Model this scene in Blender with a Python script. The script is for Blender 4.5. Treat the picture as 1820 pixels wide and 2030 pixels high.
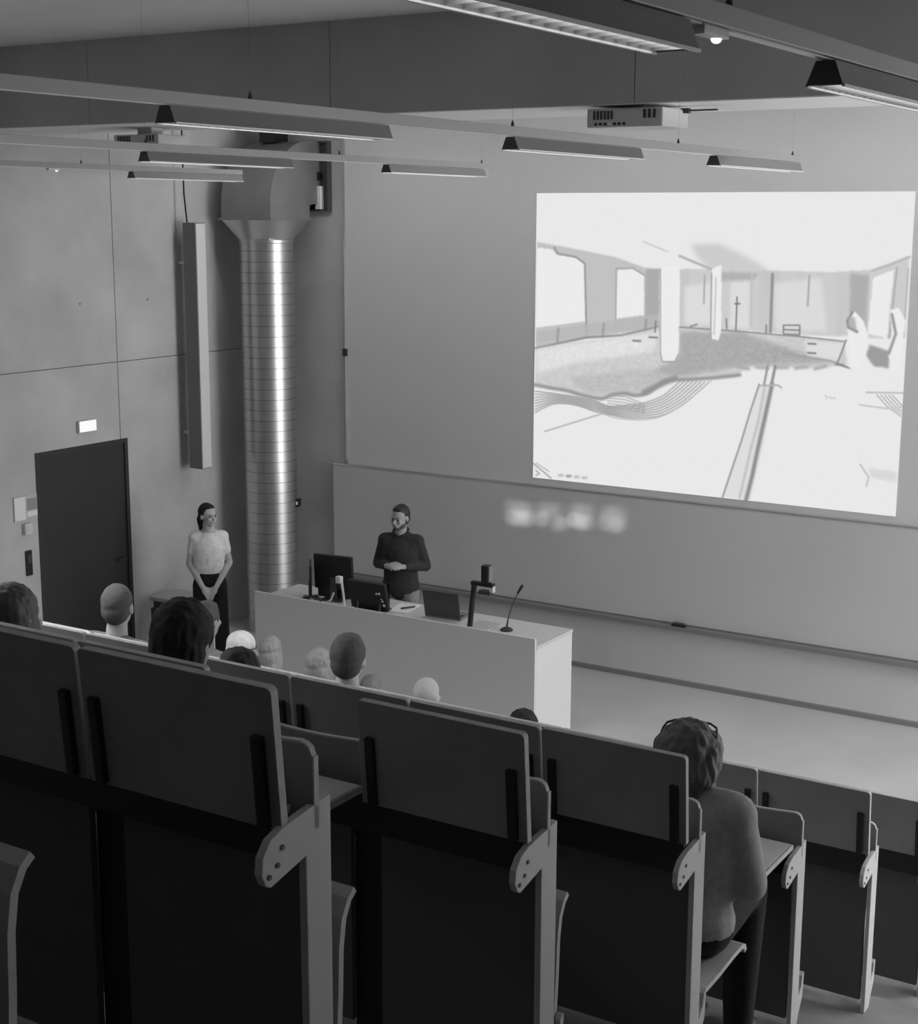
import bpy, bmesh, math, random
import numpy as np
from mathutils import Vector, Matrix, noise

random.seed(7)
sc = bpy.context.scene
C = sc.collection
for o in list(bpy.data.objects):
    bpy.data.objects.remove(o, do_unlink=True)

# ------------------------------------------------------------------ camera
# room frame: left wall x=0, front wall y=0 (room at y<0), lecture floor z=0
CAM = Vector((10.698, -13.0, 4.46))
cd = bpy.data.cameras.new('camera')
cam = bpy.data.objects.new('camera', cd)
C.objects.link(cam)
RX = Vector((0.84807, 0.52987, 0.00393)).normalized()      # image right
RD = Vector((0.10614, -0.16261, -0.98097))                 # image down
RF = Vector((-0.51914, 0.83235, -0.19414)).normalized()    # view direction
m = Matrix((RX, -RD, -RF)).transposed().to_4x4()
m.translation = CAM
cam.matrix_world = m
cd.sensor_fit = 'HORIZONTAL'
cd.sensor_width = 36.0
cd.lens = 2968.9 / 1820 * 36.0
cd.clip_start = 0.05
sc.camera = cam

# ------------------------------------------------------------------ light, exposure
sc.view_settings.view_transform = 'Standard'
sc.view_settings.look = 'None'
sc.view_settings.gamma = 1.0
sc.view_settings.use_curve_mapping = False
sc.view_settings.exposure = 0.0
SKY = 14.0            # overcast daylight outside the side windows
w = bpy.data.worlds.new('world')
sc.world = w
w.use_nodes = True
w.node_tree.nodes['Background'].inputs[0].default_value = (1, 1, 1, 1)
w.node_tree.nodes['Background'].inputs[1].default_value = SKY
ROOM_X, ROOM_Y, CEIL = 14.2, -16.5, 5.87
WIN = [(-1.8, -0.2), (-3.8, -2.2)]     # y spans of the windows in the right wall
WZ = (0.8, 4.6)
REVEAL = 0.7         # wall thickness at the windows, deepened to keep daylight off the back rows
for k, (a, b) in enumerate(WIN):
    ld = bpy.data.lights.new('window_portal', 'AREA')
    ld.shape = 'RECTANGLE'
    ld.size, ld.size_y = WZ[1] - WZ[0], b - a
    ld.cycles.is_portal = True
    lo = bpy.data.objects.new('window_portal', ld)
    C.objects.link(lo)
    lo.location = (ROOM_X + REVEAL + 0.01, (a + b) / 2, (WZ[0] + WZ[1]) / 2)
    lo.rotation_euler = (0, math.radians(90), 0)
SCREEN_STRENGTH = 1.0
LEFT_FILL_W = 100.0        # unseen luminaires added left of the frame to brighten camera-facing faces
LUM_W = 0.75           # dimmed rail luminaires
AISLE_W = 110.0      # lit aisle luminaires right of the frame
FILL_WASH = 15.0           # unseen lamps added behind the beam to brighten the front wall

# ------------------------------------------------------------------ helpers
MATS = {}
def mat(name, v, rough=0.6, metal=0.0, var=0.0, scale=8.0, bump=0.0, spec=0.5, fine=0.0):
    if name in MATS:
        return MATS[name]
    mt = bpy.data.materials.new(name)
    mt.use_nodes = True
    nt = mt.node_tree
    b = nt.nodes['Principled BSDF']
    b.inputs['Base Color'].default_value = (v, v, v, 1)
    b.inputs['Roughness'].default_value = rough
    b.inputs['Metallic'].default_value = metal
    b.inputs['Specular IOR Level'].default_value = spec
    if var or bump:
        tc = nt.nodes.new('ShaderNodeTexCoord')
        n1 = nt.nodes.new('ShaderNodeTexNoise')
        n1.inputs['Scale'].default_value = scale
        n1.inputs['Detail'].default_value = 6
        nt.links.new(tc.outputs['Object'], n1.inputs['Vector'])
        if var:
            mr = nt.nodes.new('ShaderNodeMapRange')
            mr.inputs['From Min'].default_value = 0.3
            mr.inputs['From Max'].default_value = 0.7
            mr.inputs['To Min'].default_value = v * (1 - var)
            mr.inputs['To Max'].default_value = v * (1 + var)
            nt.links.new(n1.outputs['Fac'], mr.inputs['Value'])
            nt.links.new(mr.outputs['Result'], b.inputs['Base Color'])
        if bump:
            n2 = nt.nodes.new('ShaderNodeTexNoise')
            n2.inputs['Scale'].default_value = fine or scale * 8
            n2.inputs['Detail'].default_value = 3
            nt.links.new(tc.outputs['Object'], n2.inputs['Vector'])
            bp = nt.nodes.new('ShaderNodeBump')
            bp.inputs['Strength'].default_value = bump
            bp.inputs['Distance'].default_value = 0.01
            nt.links.new(n2.outputs['Fac'], bp.inputs['Height'])
            nt.links.new(bp.outputs['Normal'], b.inputs['Normal'])
    MATS[name] = mt
    return mt

def emat(name, v, strength):
    if name in MATS:
        return MATS[name]
    mt = bpy.data.materials.new(name)
    mt.use_nodes = True
    b = mt.node_tree.nodes['Principled BSDF']
    b.inputs['Base Color'].default_value = (v, v, v, 1)
    b.inputs['Emission Color'].default_value = (1, 1, 1, 1)
    b.inputs['Emission Strength'].default_value = strength
    MATS[name] = mt
    return mt

class MB:
    def __init__(s):
        s.v, s.f = [], []
    def add(s, vs, fs):
        k = len(s.v)
        s.v += [tuple(p) for p in vs]
        s.f += [tuple(i + k for i in q) for q in fs]
        return s
    def box(s, x0, x1, y0, y1, z0, z1):
        return s.add([(x0, y0, z0), (x1, y0, z0), (x1, y1, z0), (x0, y1, z0), (x0, y0, z1), (x1, y0, z1), (x1, y1, z1), (x0, y1, z1)],
                     [(3, 2, 1, 0), (4, 5, 6, 7), (0, 1, 5, 4), (1, 2, 6, 5), (2, 3, 7, 6), (3, 0, 4, 7)])
    def prism(s, pts, axis, a, b):
        """extrude a 2D outline (list of pairs) along axis from a to b"""
        def mk(p, t):
            q = [p[0], p[1]]
            q.insert(axis, t)
            return q
        n = len(pts)
        vs = [mk(p, a) for p in pts] + [mk(p, b) for p in pts]
        fs = [tuple(range(n - 1, -1, -1)), tuple(range(n, 2 * n))]
        fs += [(i, (i + 1) % n, n + (i + 1) % n, n + i) for i in range(n)]
        return s.add(vs, fs)
    def loft(s, rings, cap=True, close=True):
        n = len(rings[0])
        vs = [p for r in rings for p in r]
        fs = []
        for k in range(len(rings) - 1):
            for i in range(n if close else n - 1):
                j = (i + 1) % n
                fs.append((k * n + i, k * n + j, (k + 1) * n + j, (k + 1) * n + i))
        if cap:
            fs.append(tuple(range(n - 1, -1, -1)))
            fs.append(tuple((len(rings) - 1) * n + i for i in range(n)))
        return s.add(vs, fs)
    def tube(s, path, r, seg=8, cap=True):
        path = [Vector(p) for p in path]
        rr = r if isinstance(r, (list, tuple)) else [r] * len(path)
        rings = []
        ref = Vector((0, 0, 1))
        for i, p in enumerate(path):
            d = (path[min(i + 1, len(path) - 1)] - path[max(i - 1, 0)]).normalized()
            a = d.cross(ref)
            if a.length < 1e-3:
                a = d.cross(Vector((1, 0, 0)))
            a.normalize()
            b = a.cross(d).normalized()
            rings.append([p + (a * math.cos(t) + b * math.sin(t)) * rr[i] for t in [2 * math.pi * k / seg for k in range(seg)]])
        return s.loft(rings, cap)
    def lathe(s, prof, seg=32, cx=0, cy=0, cap=True):
        rings = [[(cx + r * math.cos(2 * math.pi * k / seg), cy + r * math.sin(2 * math.pi * k / seg), z) for k in range(seg)] for r, z in prof]
        return s.loft(rings, cap)
    def ell(s, c, r, rot=None, seg=16, rin=10):
        c = Vector(c)
        vs = []
        for i in range(rin + 1):
            ph = math.pi * i / rin
            for k in range(seg):
                th = 2 * math.pi * k / seg
                p = Vector((r[0] * math.sin(ph) * math.cos(th), r[1] * math.sin(ph) * math.sin(th), r[2] * math.cos(ph)))
                if rot is not None:
                    p = rot @ p
                vs.append(c + p)
        fs = []
        for i in range(rin):
            for k in range(seg):
                j = (k + 1) % seg
                fs.append((i * seg + k, (i + 1) * seg + k, (i + 1) * seg + j, i * seg + j))
        return s.add(vs, fs)
    def cap(s, p0, r0, p1, r1, seg=12):
        """round-ended tapered limb"""
        p0, p1 = Vector(p0), Vector(p1)
        d = (p1 - p0)
        L = max(d.length, 1e-5)
        d = d / L
        path, rr = [], []
        for t in (-90, -60, -30, 0):
            a = math.radians(t)
            path.append(p0 + d * (r0 * math.sin(a)))
            rr.append(max(r0 * math.cos(a), 1e-4))
        for t in (0, 30, 60, 90):
            a = math.radians(t)
            path.append(p1 + d * (r1 * math.sin(a)))
            rr.append(max(r1 * math.cos(a), 1e-4))
        a = d.cross(Vector((0, 0, 1)))
        if a.length < 1e-3:
            a = d.cross(Vector((1, 0, 0)))
        a.normalize()
        b = a.cross(d).normalized()
        rings = [[p + (a * math.cos(2 * math.pi * k / seg) + b * math.sin(2 * math.pi * k / seg)) * r for k in range(seg)] for p, r in zip(path, rr)]
        return s.loft(rings, True)
    def mesh(s, name, smooth=False, bevel=0.0, bseg=2):
        me = bpy.data.meshes.new(name)
        me.from_pydata(s.v, [], s.f)
        bm = bmesh.new()
        bm.from_mesh(me)
        bmesh.ops.remove_doubles(bm, verts=bm.verts, dist=1e-5)
        bmesh.ops.recalc_face_normals(bm, faces=bm.faces)
        if bevel:
            bmesh.ops.bevel(bm, geom=[e for e in bm.edges if e.is_manifold and e.calc_face_angle(0) > 0.5], offset=bevel, segments=bseg, affect='EDGES', profile=0.6)
        if smooth:
            for f in bm.faces:
                f.smooth = True
            for e in bm.edges:
                if e.is_manifold and e.calc_face_angle(0) > 0.7:
                    e.smooth = False
        bm.to_mesh(me)
        bm.free()
        return me

def link(name, me, mt, parent=None):
    o = bpy.data.objects.new(name, me)
    C.objects.link(o)
    if mt is not None and me is not None:
        if not me.materials:
            me.materials.append(mt)
        elif me.materials[0] != mt:
            o.material_slots[0].link = 'OBJECT'
            o.material_slots[0].material = mt
    if parent is not None:
        o.parent = parent
    return o

def obj(name, mb, mt, parent=None, smooth=False, bevel=0.0, bseg=2):
    return link(name, mb.mesh(name, smooth, bevel, bseg), mt, parent)

def tag(o, label, cat, group=None):
    o['label'] = label
    o['category'] = cat
    if group:
        o['group'] = group
    return o

def thing(name, label, cat, loc=(0, 0, 0), rz=0.0, group=None):
    o = bpy.data.objects.new(name, None)
    C.objects.link(o)
    o.empty_display_size = 0.1
    o.location = loc
    o.rotation_euler = (0, 0, rz)
    return tag(o, label, cat, group)

def struct(o, label=None):
    o['kind'] = 'structure'
    if label:
        o['label'] = label
    return o

# ------------------------------------------------------------------ materials
M_conc = mat('concrete', 0.50, 0.85, var=0.14, scale=1.3, bump=0.15, fine=60)
M_conc_d = mat('concrete_beam', 0.42, 0.85, var=0.10, scale=1.2, bump=0.12, fine=50)
M_ceil = mat('ceiling_paint', 0.62, 0.9, var=0.03, scale=2)
M_white = mat('white_plaster', 0.66, 0.8, var=0.02, scale=1.5)
M_board = mat('whiteboard_enamel', 0.60, 0.38, var=0.02, scale=1.0)
M_alu = mat('aluminium', 0.62, 0.35, 0.8)
M_tray = mat('grey_rail', 0.22, 0.6)
M_floor = mat('grey_linoleum', 0.46, 0.55, var=0.06, scale=1.5)
M_carpet = mat('dark_carpet', 0.20, 0.95, var=0.15, scale=6, bump=0.2, fine=400)
M_door = mat('dark_door', 0.026, 0.5, var=0.08, scale=3)
M_black = mat('black_plastic', 0.012, 0.45)
M_dgrey = mat('dark_grey_plastic', 0.05, 0.5)
M_mgrey = mat('mid_grey_plastic', 0.20, 0.5)
M_lgrey = mat('light_grey_paint', 0.62, 0.5)
M_paper = mat('paper', 0.80, 0.9)
M_duct = mat('galvanised_steel', 0.62, 0.36, 1.0, var=0.08, scale=3)
M_sheet = mat('sheet_steel', 0.30, 0.45, 0.6, var=0.08, scale=4)
M_desk = mat('desk_white_laminate', 0.66, 0.5)
M_flap = mat('dark_laminate', 0.27, 0.55, var=0.10, scale=5)
M_edge = mat('plywood_edge', 0.47, 0.6, var=0.08, scale=20)
M_ply = mat('seat_plywood', 0.48, 0.5, var=0.10, scale=8)
M_post = mat('grey_painted_steel', 0.50, 0.5)
M_slot = mat('black_steel_and_gap', 0.015, 0.5)  # hinge bars, and the shade painted into gaps around the panels
M_modesty = mat('dark_panel', 0.10, 0.7)
M_rail = mat('rail_paint', 0.30, 0.5)
M_lum = mat('luminaire_paint', 0.17, 0.5)
M_glow = emat('lamp_tube', 0.8, 1.1)
M_spotglow = emat('spot_glow', 0.9, 2.0)
M_exit = emat('exit_glow', 0.8, 0.55)

# ================================================================== SETTING
X0R, X1R = 0.0, ROOM_X
# floor at lecture level
o = obj('floor', MB().box(X0R - 0.2, X1R + 0.2, -5.2, 0.2, -0.15, 0.0), M_floor)
struct(o)
# tiers
RX_END = CAM.x - 1.66          # aisle end of the rows
PY = [-13.0 + 2.15 + 0.985 * (k - 1) for k in range(0, 8)]      # front face of the posts, rows 0..7
ARM = [4.46 - 1.10 - 0.388 * (k - 1) for k in range(0, 8)]
PY[1] += 0.045
PY[0] += 0.20
TREAD = [a - 0.755 for a in ARM]
tiers = struct(bpy.data.objects.new('floor_tiers', None)); C.objects.link(tiers)
for k in range(0, 8):
    y0 = PY[k - 1] + 0.10 if k else ROOM_Y
    obj('tier', MB().box(X0R + 0.001, X1R - 0.001, y0, PY[k] + 0.10, 0.0, TREAD[k]), M_carpet, tiers)
    if k < 7:   # half step in the aisle
        obj('stair_step', MB().box(RX_END + 0.25, X1R - 2.0, PY[k] + 0.10, PY[k] + 0.42, TREAD[k + 1], (TREAD[k] + TREAD[k + 1]) / 2), M_carpet, tiers)

# front wall: bare concrete by the corner, white plaster for the rest
o = struct(obj('wall_front', MB().box(-0.25, 1.17, 0.0, 0.25, 0, CEIL), M_conc), )
o2 = obj('plaster_panel', MB().box(1.17, X1R + 0.25, -0.012, 0.25, 0, CEIL), M_white, o)
obj('corner_strip', MB().box(1.163, 1.177, -0.03, -0.012, 1.86, CEIL), M_alu, o)
obj('strip_clip', MB().box(1.145, 1.195, -0.05, -0.03, 2.98, 3.06), M_black, o)

# left wall: cast concrete panels with open joints, door opening
wl = struct(obj('wall_left', MB().box(-0.30, -0.03, ROOM_Y, 0.25, 0, CEIL), mat('joint_concrete', 0.30, 0.9)))
DY0, DY1, DZ = -3.357, -2.141, 2.262
JY, JZ, g = -2.235, 3.03, 0.004
pj = [JY - 2.5 * k for k in range(0, 6)]
def wpanel(rects):
    b = MB()
    for (a, c, z0, z1) in rects:
        b.box(-0.031, 0.0, a, c, z0, z1)
    obj('concrete_panel', b, M_conc, wl)
wpanel([(JY + g, 0.0, JZ + g, CEIL)])
wpanel([(DY1, 0.0, 0, JZ - g), (JY + g, DY1, DZ, JZ - g)])
for k in range(5):
    a, c = pj[k + 1] + g, pj[k] - g
    wpanel([(a, c, JZ + g, CEIL)])
    if k == 0:
        wpanel([(a, DY0, 0, JZ - g), (DY0, c, DZ, JZ - g)])
    else:
        wpanel([(a, c, 0, JZ - g)])
for (y, z) in [(-2.70, 3.62), (-1.78, 3.62)]:
    obj('tie_hole', MB().tube([(-0.01, y, z), (0.0015, y, z)], 0.012, 10), mat('tie_plug', 0.2, 0.9), wl)
# door
d = obj('door_1', MB().box(-0.028, -0.012, DY0 + 0.045, DY1 - 0.045, 0, DZ - 0.045), M_door)
struct(d)
obj('door_frame', MB().box(-0.03, 0.004, DY0, DY0 + 0.045, 0, DZ).box(-0.03, 0.004, DY1 - 0.045, DY1, 0, DZ).box(-0.03, 0.004, DY0 + 0.045, DY1 - 0.045, DZ - 0.045, DZ), mat('door_frame_paint', 0.03, 0.5), d)
obj('door_handle', MB().tube([(-0.012, DY1 - 0.12, 1.05), (0.04, DY1 - 0.12, 1.05), (0.045, DY1 - 0.24, 1.05)], 0.011), M_door, d, True)

# other walls, ceiling, beam
struct(obj('wall_back', MB().box(-0.25, X1R + 0.25, ROOM_Y - 0.25, ROOM_Y, 0, CEIL), mat('back_wall_paint', 0.10, 0.9)))
wr = MB()
ys = sorted([v for ab in WIN for v in ab])
wr.box(X1R, X1R + REVEAL, ROOM_Y, 0.25, 0, WZ[0]).box(X1R, X1R + REVEAL, ROOM_Y, 0.25, WZ[1], CEIL)
wr.box(X1R, X1R + REVEAL, ROOM_Y, ys[0], WZ[0], WZ[1])
for k in range(1, len(ys) - 1, 2):
    wr.box(X1R, X1R + REVEAL, ys[k], ys[k + 1], WZ[0], WZ[1])
wr.box(X1R, X1R + REVEAL, ys[-1], 0.25, WZ[0], WZ[1])
struct(obj('wall_right', wr, mat('side_wall_paint', 0.35, 0.85)))
for n, (a, b) in enumerate(WIN):
    f = MB()
    t = 0.05
    f.box(X1R + REVEAL - 0.12, X1R + REVEAL - 0.07, a, a + t, WZ[0], WZ[1]).box(X1R + REVEAL - 0.12, X1R + REVEAL - 0.07, b - t, b, WZ[0], WZ[1])
    f.box(X1R + REVEAL - 0.12, X1R + REVEAL - 0.07, a + t, b - t, WZ[0], WZ[0] + t).box(X1R + REVEAL - 0.12, X1R + REVEAL - 0.07, a + t, b - t, WZ[1] - t, WZ[1])
    f.box(X1R + REVEAL - 0.12, X1R + REVEAL - 0.07, a + t, b - t, 2.3, 2.34)
    struct(obj('window_%d' % (n + 1), f, M_alu))
struct(obj('ceiling', MB().box(-0.25, X1R + 0.25, ROOM_Y, 0.25, CEIL, CEIL + 0.2), M_ceil))
BY0, BY1, BZ = -3.70, -2.72, 5.195
bm_ = struct(obj('ceiling_beam', MB().box(0.0, X1R, BY0 + 0.02, BY1, BZ + 0.001, CEIL), M_conc_d))
bj = [0.0, 1.25, 3.75, 6.25, 8.75, 11.25, X1R]
for a, b in zip(bj[:-1], bj[1:]):
    obj('beam_panel', MB().box(a + 0.003, b - 0.003, BY0, BY0 + 0.021, BZ, CEIL), M_conc_d, bm_)

obj('soffit', MB().box(0.01, X1R - 0.01, BY0 + 0.03, BY1 - 0.01, BZ - 0.004, BZ + 0.001), mat('soffit_paint', 0.80, 0.8), bm_)
# fill lamps added out of sight between beam and front wall
M_fill_wash = emat('fill_lamp_diffuser', 0.8, FILL_WASH)
for k in range(5):
    t = thing('added_wash_lamp', 'added unseen fill lamp behind the beam, %s from the duct corner' % ['first', 'second', 'third', 'fourth', 'fifth'][k], 'lamp', (1.9 + 2.6 * k, -1.35, 5.60), group='added fill lamps behind the beam')
    obj('housing', MB().box(-1.1, 1.1, -0.08, 0.08, 0.012, 0.07), mat('light_grey_paint', 0.62, 0.5), t)
    obj('bracket', MB().box(-0.05, 0.05, -0.03, 0.03, 0.07, CEIL - 5.60 - 0.001), mat('light_grey_paint', 0.62, 0.5), t)
    obj('diffuser', MB().box(-1.08, 1.08, -0.06, 0.06, 0.0, 0.012), M_fill_wash, t)

# ================================================================== FRONT WALL THINGS
# whiteboard with frame and pen tray
wb = thing('whiteboard', 'long grey-white writing board running along the front wall below the projection', 'whiteboard', (1.01, 0, 0.62))
WBL = ROOM_X - 1.01 - 0.4
obj('panel', MB().box(0, WBL, -0.06, -0.013, 0.0, 1.18), M_board, wb)
obj('top_frame', MB().box(0, WBL, -0.066, -0.013, 1.18, 1.195), M_alu, wb)
obj('pen_tray', MB().prism([(-0.013, -0.06), (-0.013, 0.0), (-0.06, 0.0), (-0.06, -0.02), (-0.125, -0.02), (-0.125, -0.06)], 0, 0, WBL), M_tray, wb)
bb = struct(obj('baseboard_front', MB().box(1.01, X1R, -0.05, -0.012, 0.0, 0.045), M_tray))
er = thing('board_eraser', 'small black eraser lying on the pen tray of the writing board', 'eraser', (5.14, -0.095, 0.60))
obj('felt', MB().box(-0.07, 0.07, -0.022, 0.022, 0.0, 0.018), M_black, er, bevel=0.004)
obj('grip', MB().box(-0.06, 0.06, -0.02, 0.02, 0.018, 0.035), M_dgrey, er, bevel=0.006)

# projected picture ------------------------------------------------
SX0, SX1, SZ0, SZ1 = CAM.x - 7.225, CAM.x - 3.575, 4.46 - 2.580, 4.46 + 0.217
NX, NY = 460, 352
uu = np.linspace(0, 1, NX)
vv = np.linspace(0, 1, NY)                 # v = 0 top
U, V = np.meshgrid(uu, vv)
# picture drawn on a sketch sheet: a quad with corners TL, TR, BR, BL -> homography from uv
Q = np.array([(57, 52), (1795, 45), (1740, 1555), (45, 1368)], float)
A = []
rhs = []
for (u, v), (x, y) in zip([(0, 0), (1, 0), (1, 1), (0, 1)], Q):
    A.append([u, v, 1, 0, 0, 0, -u * x, -v * x]); rhs.append(x)
    A.append([0, 0, 0, u, v, 1, -u * y, -v * y]); rhs.append(y)
h = np.append(np.linalg.solve(np.array(A), np.array(rhs)), 1).reshape(3, 3)
W_ = h[2, 0] * U + h[2, 1] * V + 1
PXX = (h[0, 0] * U + h[0, 1] * V + h[0, 2]) / W_
PYY = (h[1, 0] * U + h[1, 1] * V + h[1, 2]) / W_
img = np.full_like(U, 0.913)
rng = np.random.default_rng(3)
def blur(a, n):
    for _ in range(n):
        p = np.pad(a, 1, mode='edge')
        a = (p[:-2, 1:-1] + p[2:, 1:-1] + p[1:-1, :-2] + p[1:-1, 2:] + 2 * p[1:-1, 1:-1]) / 6
    return a
def poly(pts, soft=1):
    ins = np.zeros_like(U, bool)
    n = len(pts)
    for i in range(n):
        x0, y0 = pts[i]; x1, y1 = pts[(i + 1) % n]
        if y0 == y1:
            continue
        c = ((y0 > PYY) != (y1 > PYY)) & (PXX < (x1 - x0) * (PYY - y0) / (y1 - y0) + x0)
        ins ^= c
    return blur(ins.astype(float), soft)
def fill(pts, val, soft=1, al=1.0):
    global img
    mk = poly(pts, soft) * al
    img = img * (1 - mk) + val * mk
def line(pts, val, wd, al=1.0):
    global img
    dm = np.full_like(U, 1e9)
    for (x0, y0), (x1, y1) in zip(pts[:-1], pts[1:]):
        dx, dy = x1 - x0, y1 - y0
        t = np.clip(((PXX - x0) * dx + (PYY - y0) * dy) / (dx * dx + dy * dy + 1e-9), 0, 1)
        dm = np.minimum(dm, np.hypot(PXX - x0 - t * dx, PYY - y0 - t * dy))
    mk = np.clip(1.2 - dm / wd, 0, 1) * al
    img = img * (1 - mk) + val * mk
def curve(pts, n=8):
    out = []
    for i in range(len(pts) - 1):
        p0, p1, p2, p3 = [np.array(pts[max(0, min(len(pts) - 1, i + d))], float) for d in (-1, 0, 1, 2)]
        for k in range(n):
            t_ = k / n
            out.append(tuple(0.5 * (2 * p1 + (p2 - p0) * t_ + (2 * p0 - 5 * p1 + 4 * p2 - p3) * t_ ** 2 + (3 * p1 - p0 - 3 * p2 + p3) * t_ ** 3)))
    return out + [pts[-1]]
def grainy(sx, sy):
    a = rng.random((max(2, NY // sy), max(2, NX // sx)))
    yy = np.linspace(0, a.shape[0] - 1.001, NY); xx = np.linspace(0, a.shape[1] - 1.001, NX)
    yi, xi = yy.astype(int), xx.astype(int)
    fy, fx = (yy - yi)[:, None], (xx - xi)[None, :]
    return (a[yi][:, xi] * (1 - fx) + a[yi][:, xi + 1] * fx) * (1 - fy) + (a[yi + 1][:, xi] * (1 - fx) + a[yi + 1][:, xi + 1] * fx) * fy
LT = 0.925
# ceiling smudge, back wall
fill([(760, 285), (900, 285), (1000, 330), (1130, 405), (1050, 425), (860, 412), (800, 350)], 0.74, 26, 0.65)
fill([(60, 275), (200, 300), (420, 345), (560, 395), (625, 400), (625, 670), (290, 705), (55, 745)], 0.76, 2)
fill([(715, 400), (1100, 405), (1420, 415), (1600, 405), (1590, 715), (1300, 705), (960, 680), (720, 668)], 0.80, 2)
fill([(1600, 405), (1775, 340), (1765, 720), (1590, 720)], 0.80, 3)
img -= 0.06 * np.clip(grainy(9, 60) - 0.45, 0, 1) * poly([(715, 400), (1600, 405), (1590, 715), (720, 668)], 1)
fill([(740, 480), (870, 460), (870, 660), (740, 660)], 0.88, 16, 0.8)
fill([(1150, 470), (1370, 440), (1400, 690), (1160, 680)], 0.875, 14, 0.8)
fill([(950, 460), (1040, 455), (1040, 680), (950, 670)], 0.88, 8, 0.8)
fill([(1505, 420), (1590, 430), (1580, 700), (1500, 640)], 0.66, 8, 0.8)
fill([(900, 415), (1080, 420), (1060, 450), (910, 455)], 0.66, 6, 0.7)
# windows left
fill([(60, 300), (130, 310), (150, 335), (230, 345), (278, 372), (285, 640), (55, 670)], LT, 1)
line([(140, 300), (155, 328), (240, 345), (280, 375), (290, 705)], 0.60, 6)
fill([(430, 405), (500, 400), (553, 432), (556, 612), (428, 628)], LT, 1)
line([(424, 395), (424, 690)], 0.68, 5)
line([(424, 397), (500, 395), (555, 428)], 0.66, 5)
fill([(560, 400), (625, 400), (625, 660), (560, 665)], 0.62, 3, 0.6)
fill([(55, 690), (560, 615), (625, 605), (625, 675), (290, 715), (55, 765)], 0.72, 3, 0.8)
for x in (160, 370, 565):
    line([(x, 690 - x * 0.1), (x - 5, 760 - x * 0.13)], 0.58, 8, 0.7)
line([(55, 765), (290, 715), (450, 706), (620, 668)], 0.56, 8)
# right window
fill([(1610, 440), (1705, 405), (1690, 560), (1680, 720), (1590, 700)], LT, 1)
line([(1718, 395), (1690, 720)], 0.68, 6)
line([(1770, 400), (1755, 720)], 0.72, 5)
line([(1600, 410), (1690, 380), (1775, 345)], 0.72, 7)
# wet floor
img -= 0.10 * np.clip(grainy(3, 3) - 0.5, 0, 1) * poly([(360, 960), (560, 930), (700, 890), (980, 880), (990, 905), (720, 920), (580, 990), (360, 1010)], 3)
fill([(450, 715), (620, 670), (720, 668), (960, 685), (1300, 715), (1480, 735), (1500, 845), (1330, 860), (1050, 845), (980, 900), (720, 905),
      (560, 985), (420, 985), (360, 1000), (220, 970), (55, 930), (55, 770), (250, 735)], 0.80, 3)
fill([(720, 690), (1000, 690), (1300, 790), (1480, 830), (1000, 850), (720, 900), (560, 900), (720, 800)], 0.67, 16, 0.95)
fill([(60, 770), (450, 715), (620, 690), (600, 780), (250, 830), (60, 880)], 0.89, 14, 0.9)
fill([(200, 900), (560, 860), (720, 890), (560, 970), (300, 980)], 0.74, 12, 0.8)
img += 0.05 * (grainy(3, 2) - 0.5) * poly([(60, 770), (720, 668), (1480, 735), (1330, 860), (720, 905), (420, 985), (60, 930)], 2)
line([(720, 668), (960, 685), (1300, 715), (1480, 735)], 0.56, 5)
fill([(1300, 730), (1480, 745), (1460, 830), (1310, 800)], 0.90, 5, 0.7)
line([(1200, 790), (1420, 825), (1510, 860)], 0.62, 6, 0.8)
for x, y in [(520, 730), (595, 714), (1330, 745), (1330, 788), (1460, 842)]:
    line([(x - 14, y), (x + 20, y + 2)], 0.5, 6)
# dark rim of the screed, pipe runs
line(curve([(55, 935), (130, 950), (200, 962), (280, 985), (360, 1000), (410, 982), (470, 975), (520, 985), (580, 972), (620, 940), (660, 915), (720, 912), (860, 905), (1000, 890)], 4), 0.60, 12)
line([(560, 970), (640, 930), (700, 905)], 0.58, 18)
for k in range(5):
    line([(990 + 90 * k, 850 + 3 * k), (1040 + 90 * k, 862 - 3 * k)], 0.66, 12, 0.8)
for k in range(8):
    o_ = k * 14
    a = [(55, 965 + o_), (140, 975 + o_ * 0.5), (240, 990 + o_ * 0.4), (330, 1010 + o_ * 0.5), (400, 1035 + o_ * 0.4), (480, 1030 + o_ * 0.6),
         (560, 1020 + o_ * 0.7), (640, 990 + o_ * 0.9), (680 + o_ * 0.6, 960 + o_ * 0.7), (730 + o_ * 1.3, 915 + o_ * 0.1)]
    line(curve(a, 4), 0.62, 4.2, 0.95)
for k in range(5):
    line([(390, 985 + 12 * k), (470, 990 + 14 * k), (560, 1025 + 10 * k)], 0.62, 4, 0.7)
line(curve([(320, 1045), (370, 1070), (440, 1092), (560, 1098), (660, 1075), (760, 1010), (870, 915)], 4), 0.74, 4)
line([(100, 1152), (370, 1068)], 0.70, 5)
line([(45, 1300), (130, 1372)], 0.66, 5); line([(60, 1300), (120, 1340)], 0.72, 4)
# channel in the floor
fill([(1090, 940), (1155, 935), (1120, 1200), (1060, 1475), (930, 1460), (1020, 1190)], 0.86, 2, 0.8)
line([(1092, 935), (1050, 1070), (1015, 1195), (975, 1320), (930, 1462)], 0.60, 6)
line([(1152, 935), (1125, 1070), (1090, 1240), (1065, 1370), (1040, 1475)], 0.55, 13)
line([(1120, 940), (1090, 1110), (1060, 1230), (1010, 1465)], 0.72, 9, 0.7)
line([(1130, 850), (1115, 935)], 0.58, 7); line([(1165, 850), (1150, 930)], 0.55, 9)
line([(1100, 940), (1180, 938), (1195, 950)], 0.70, 6)
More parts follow.
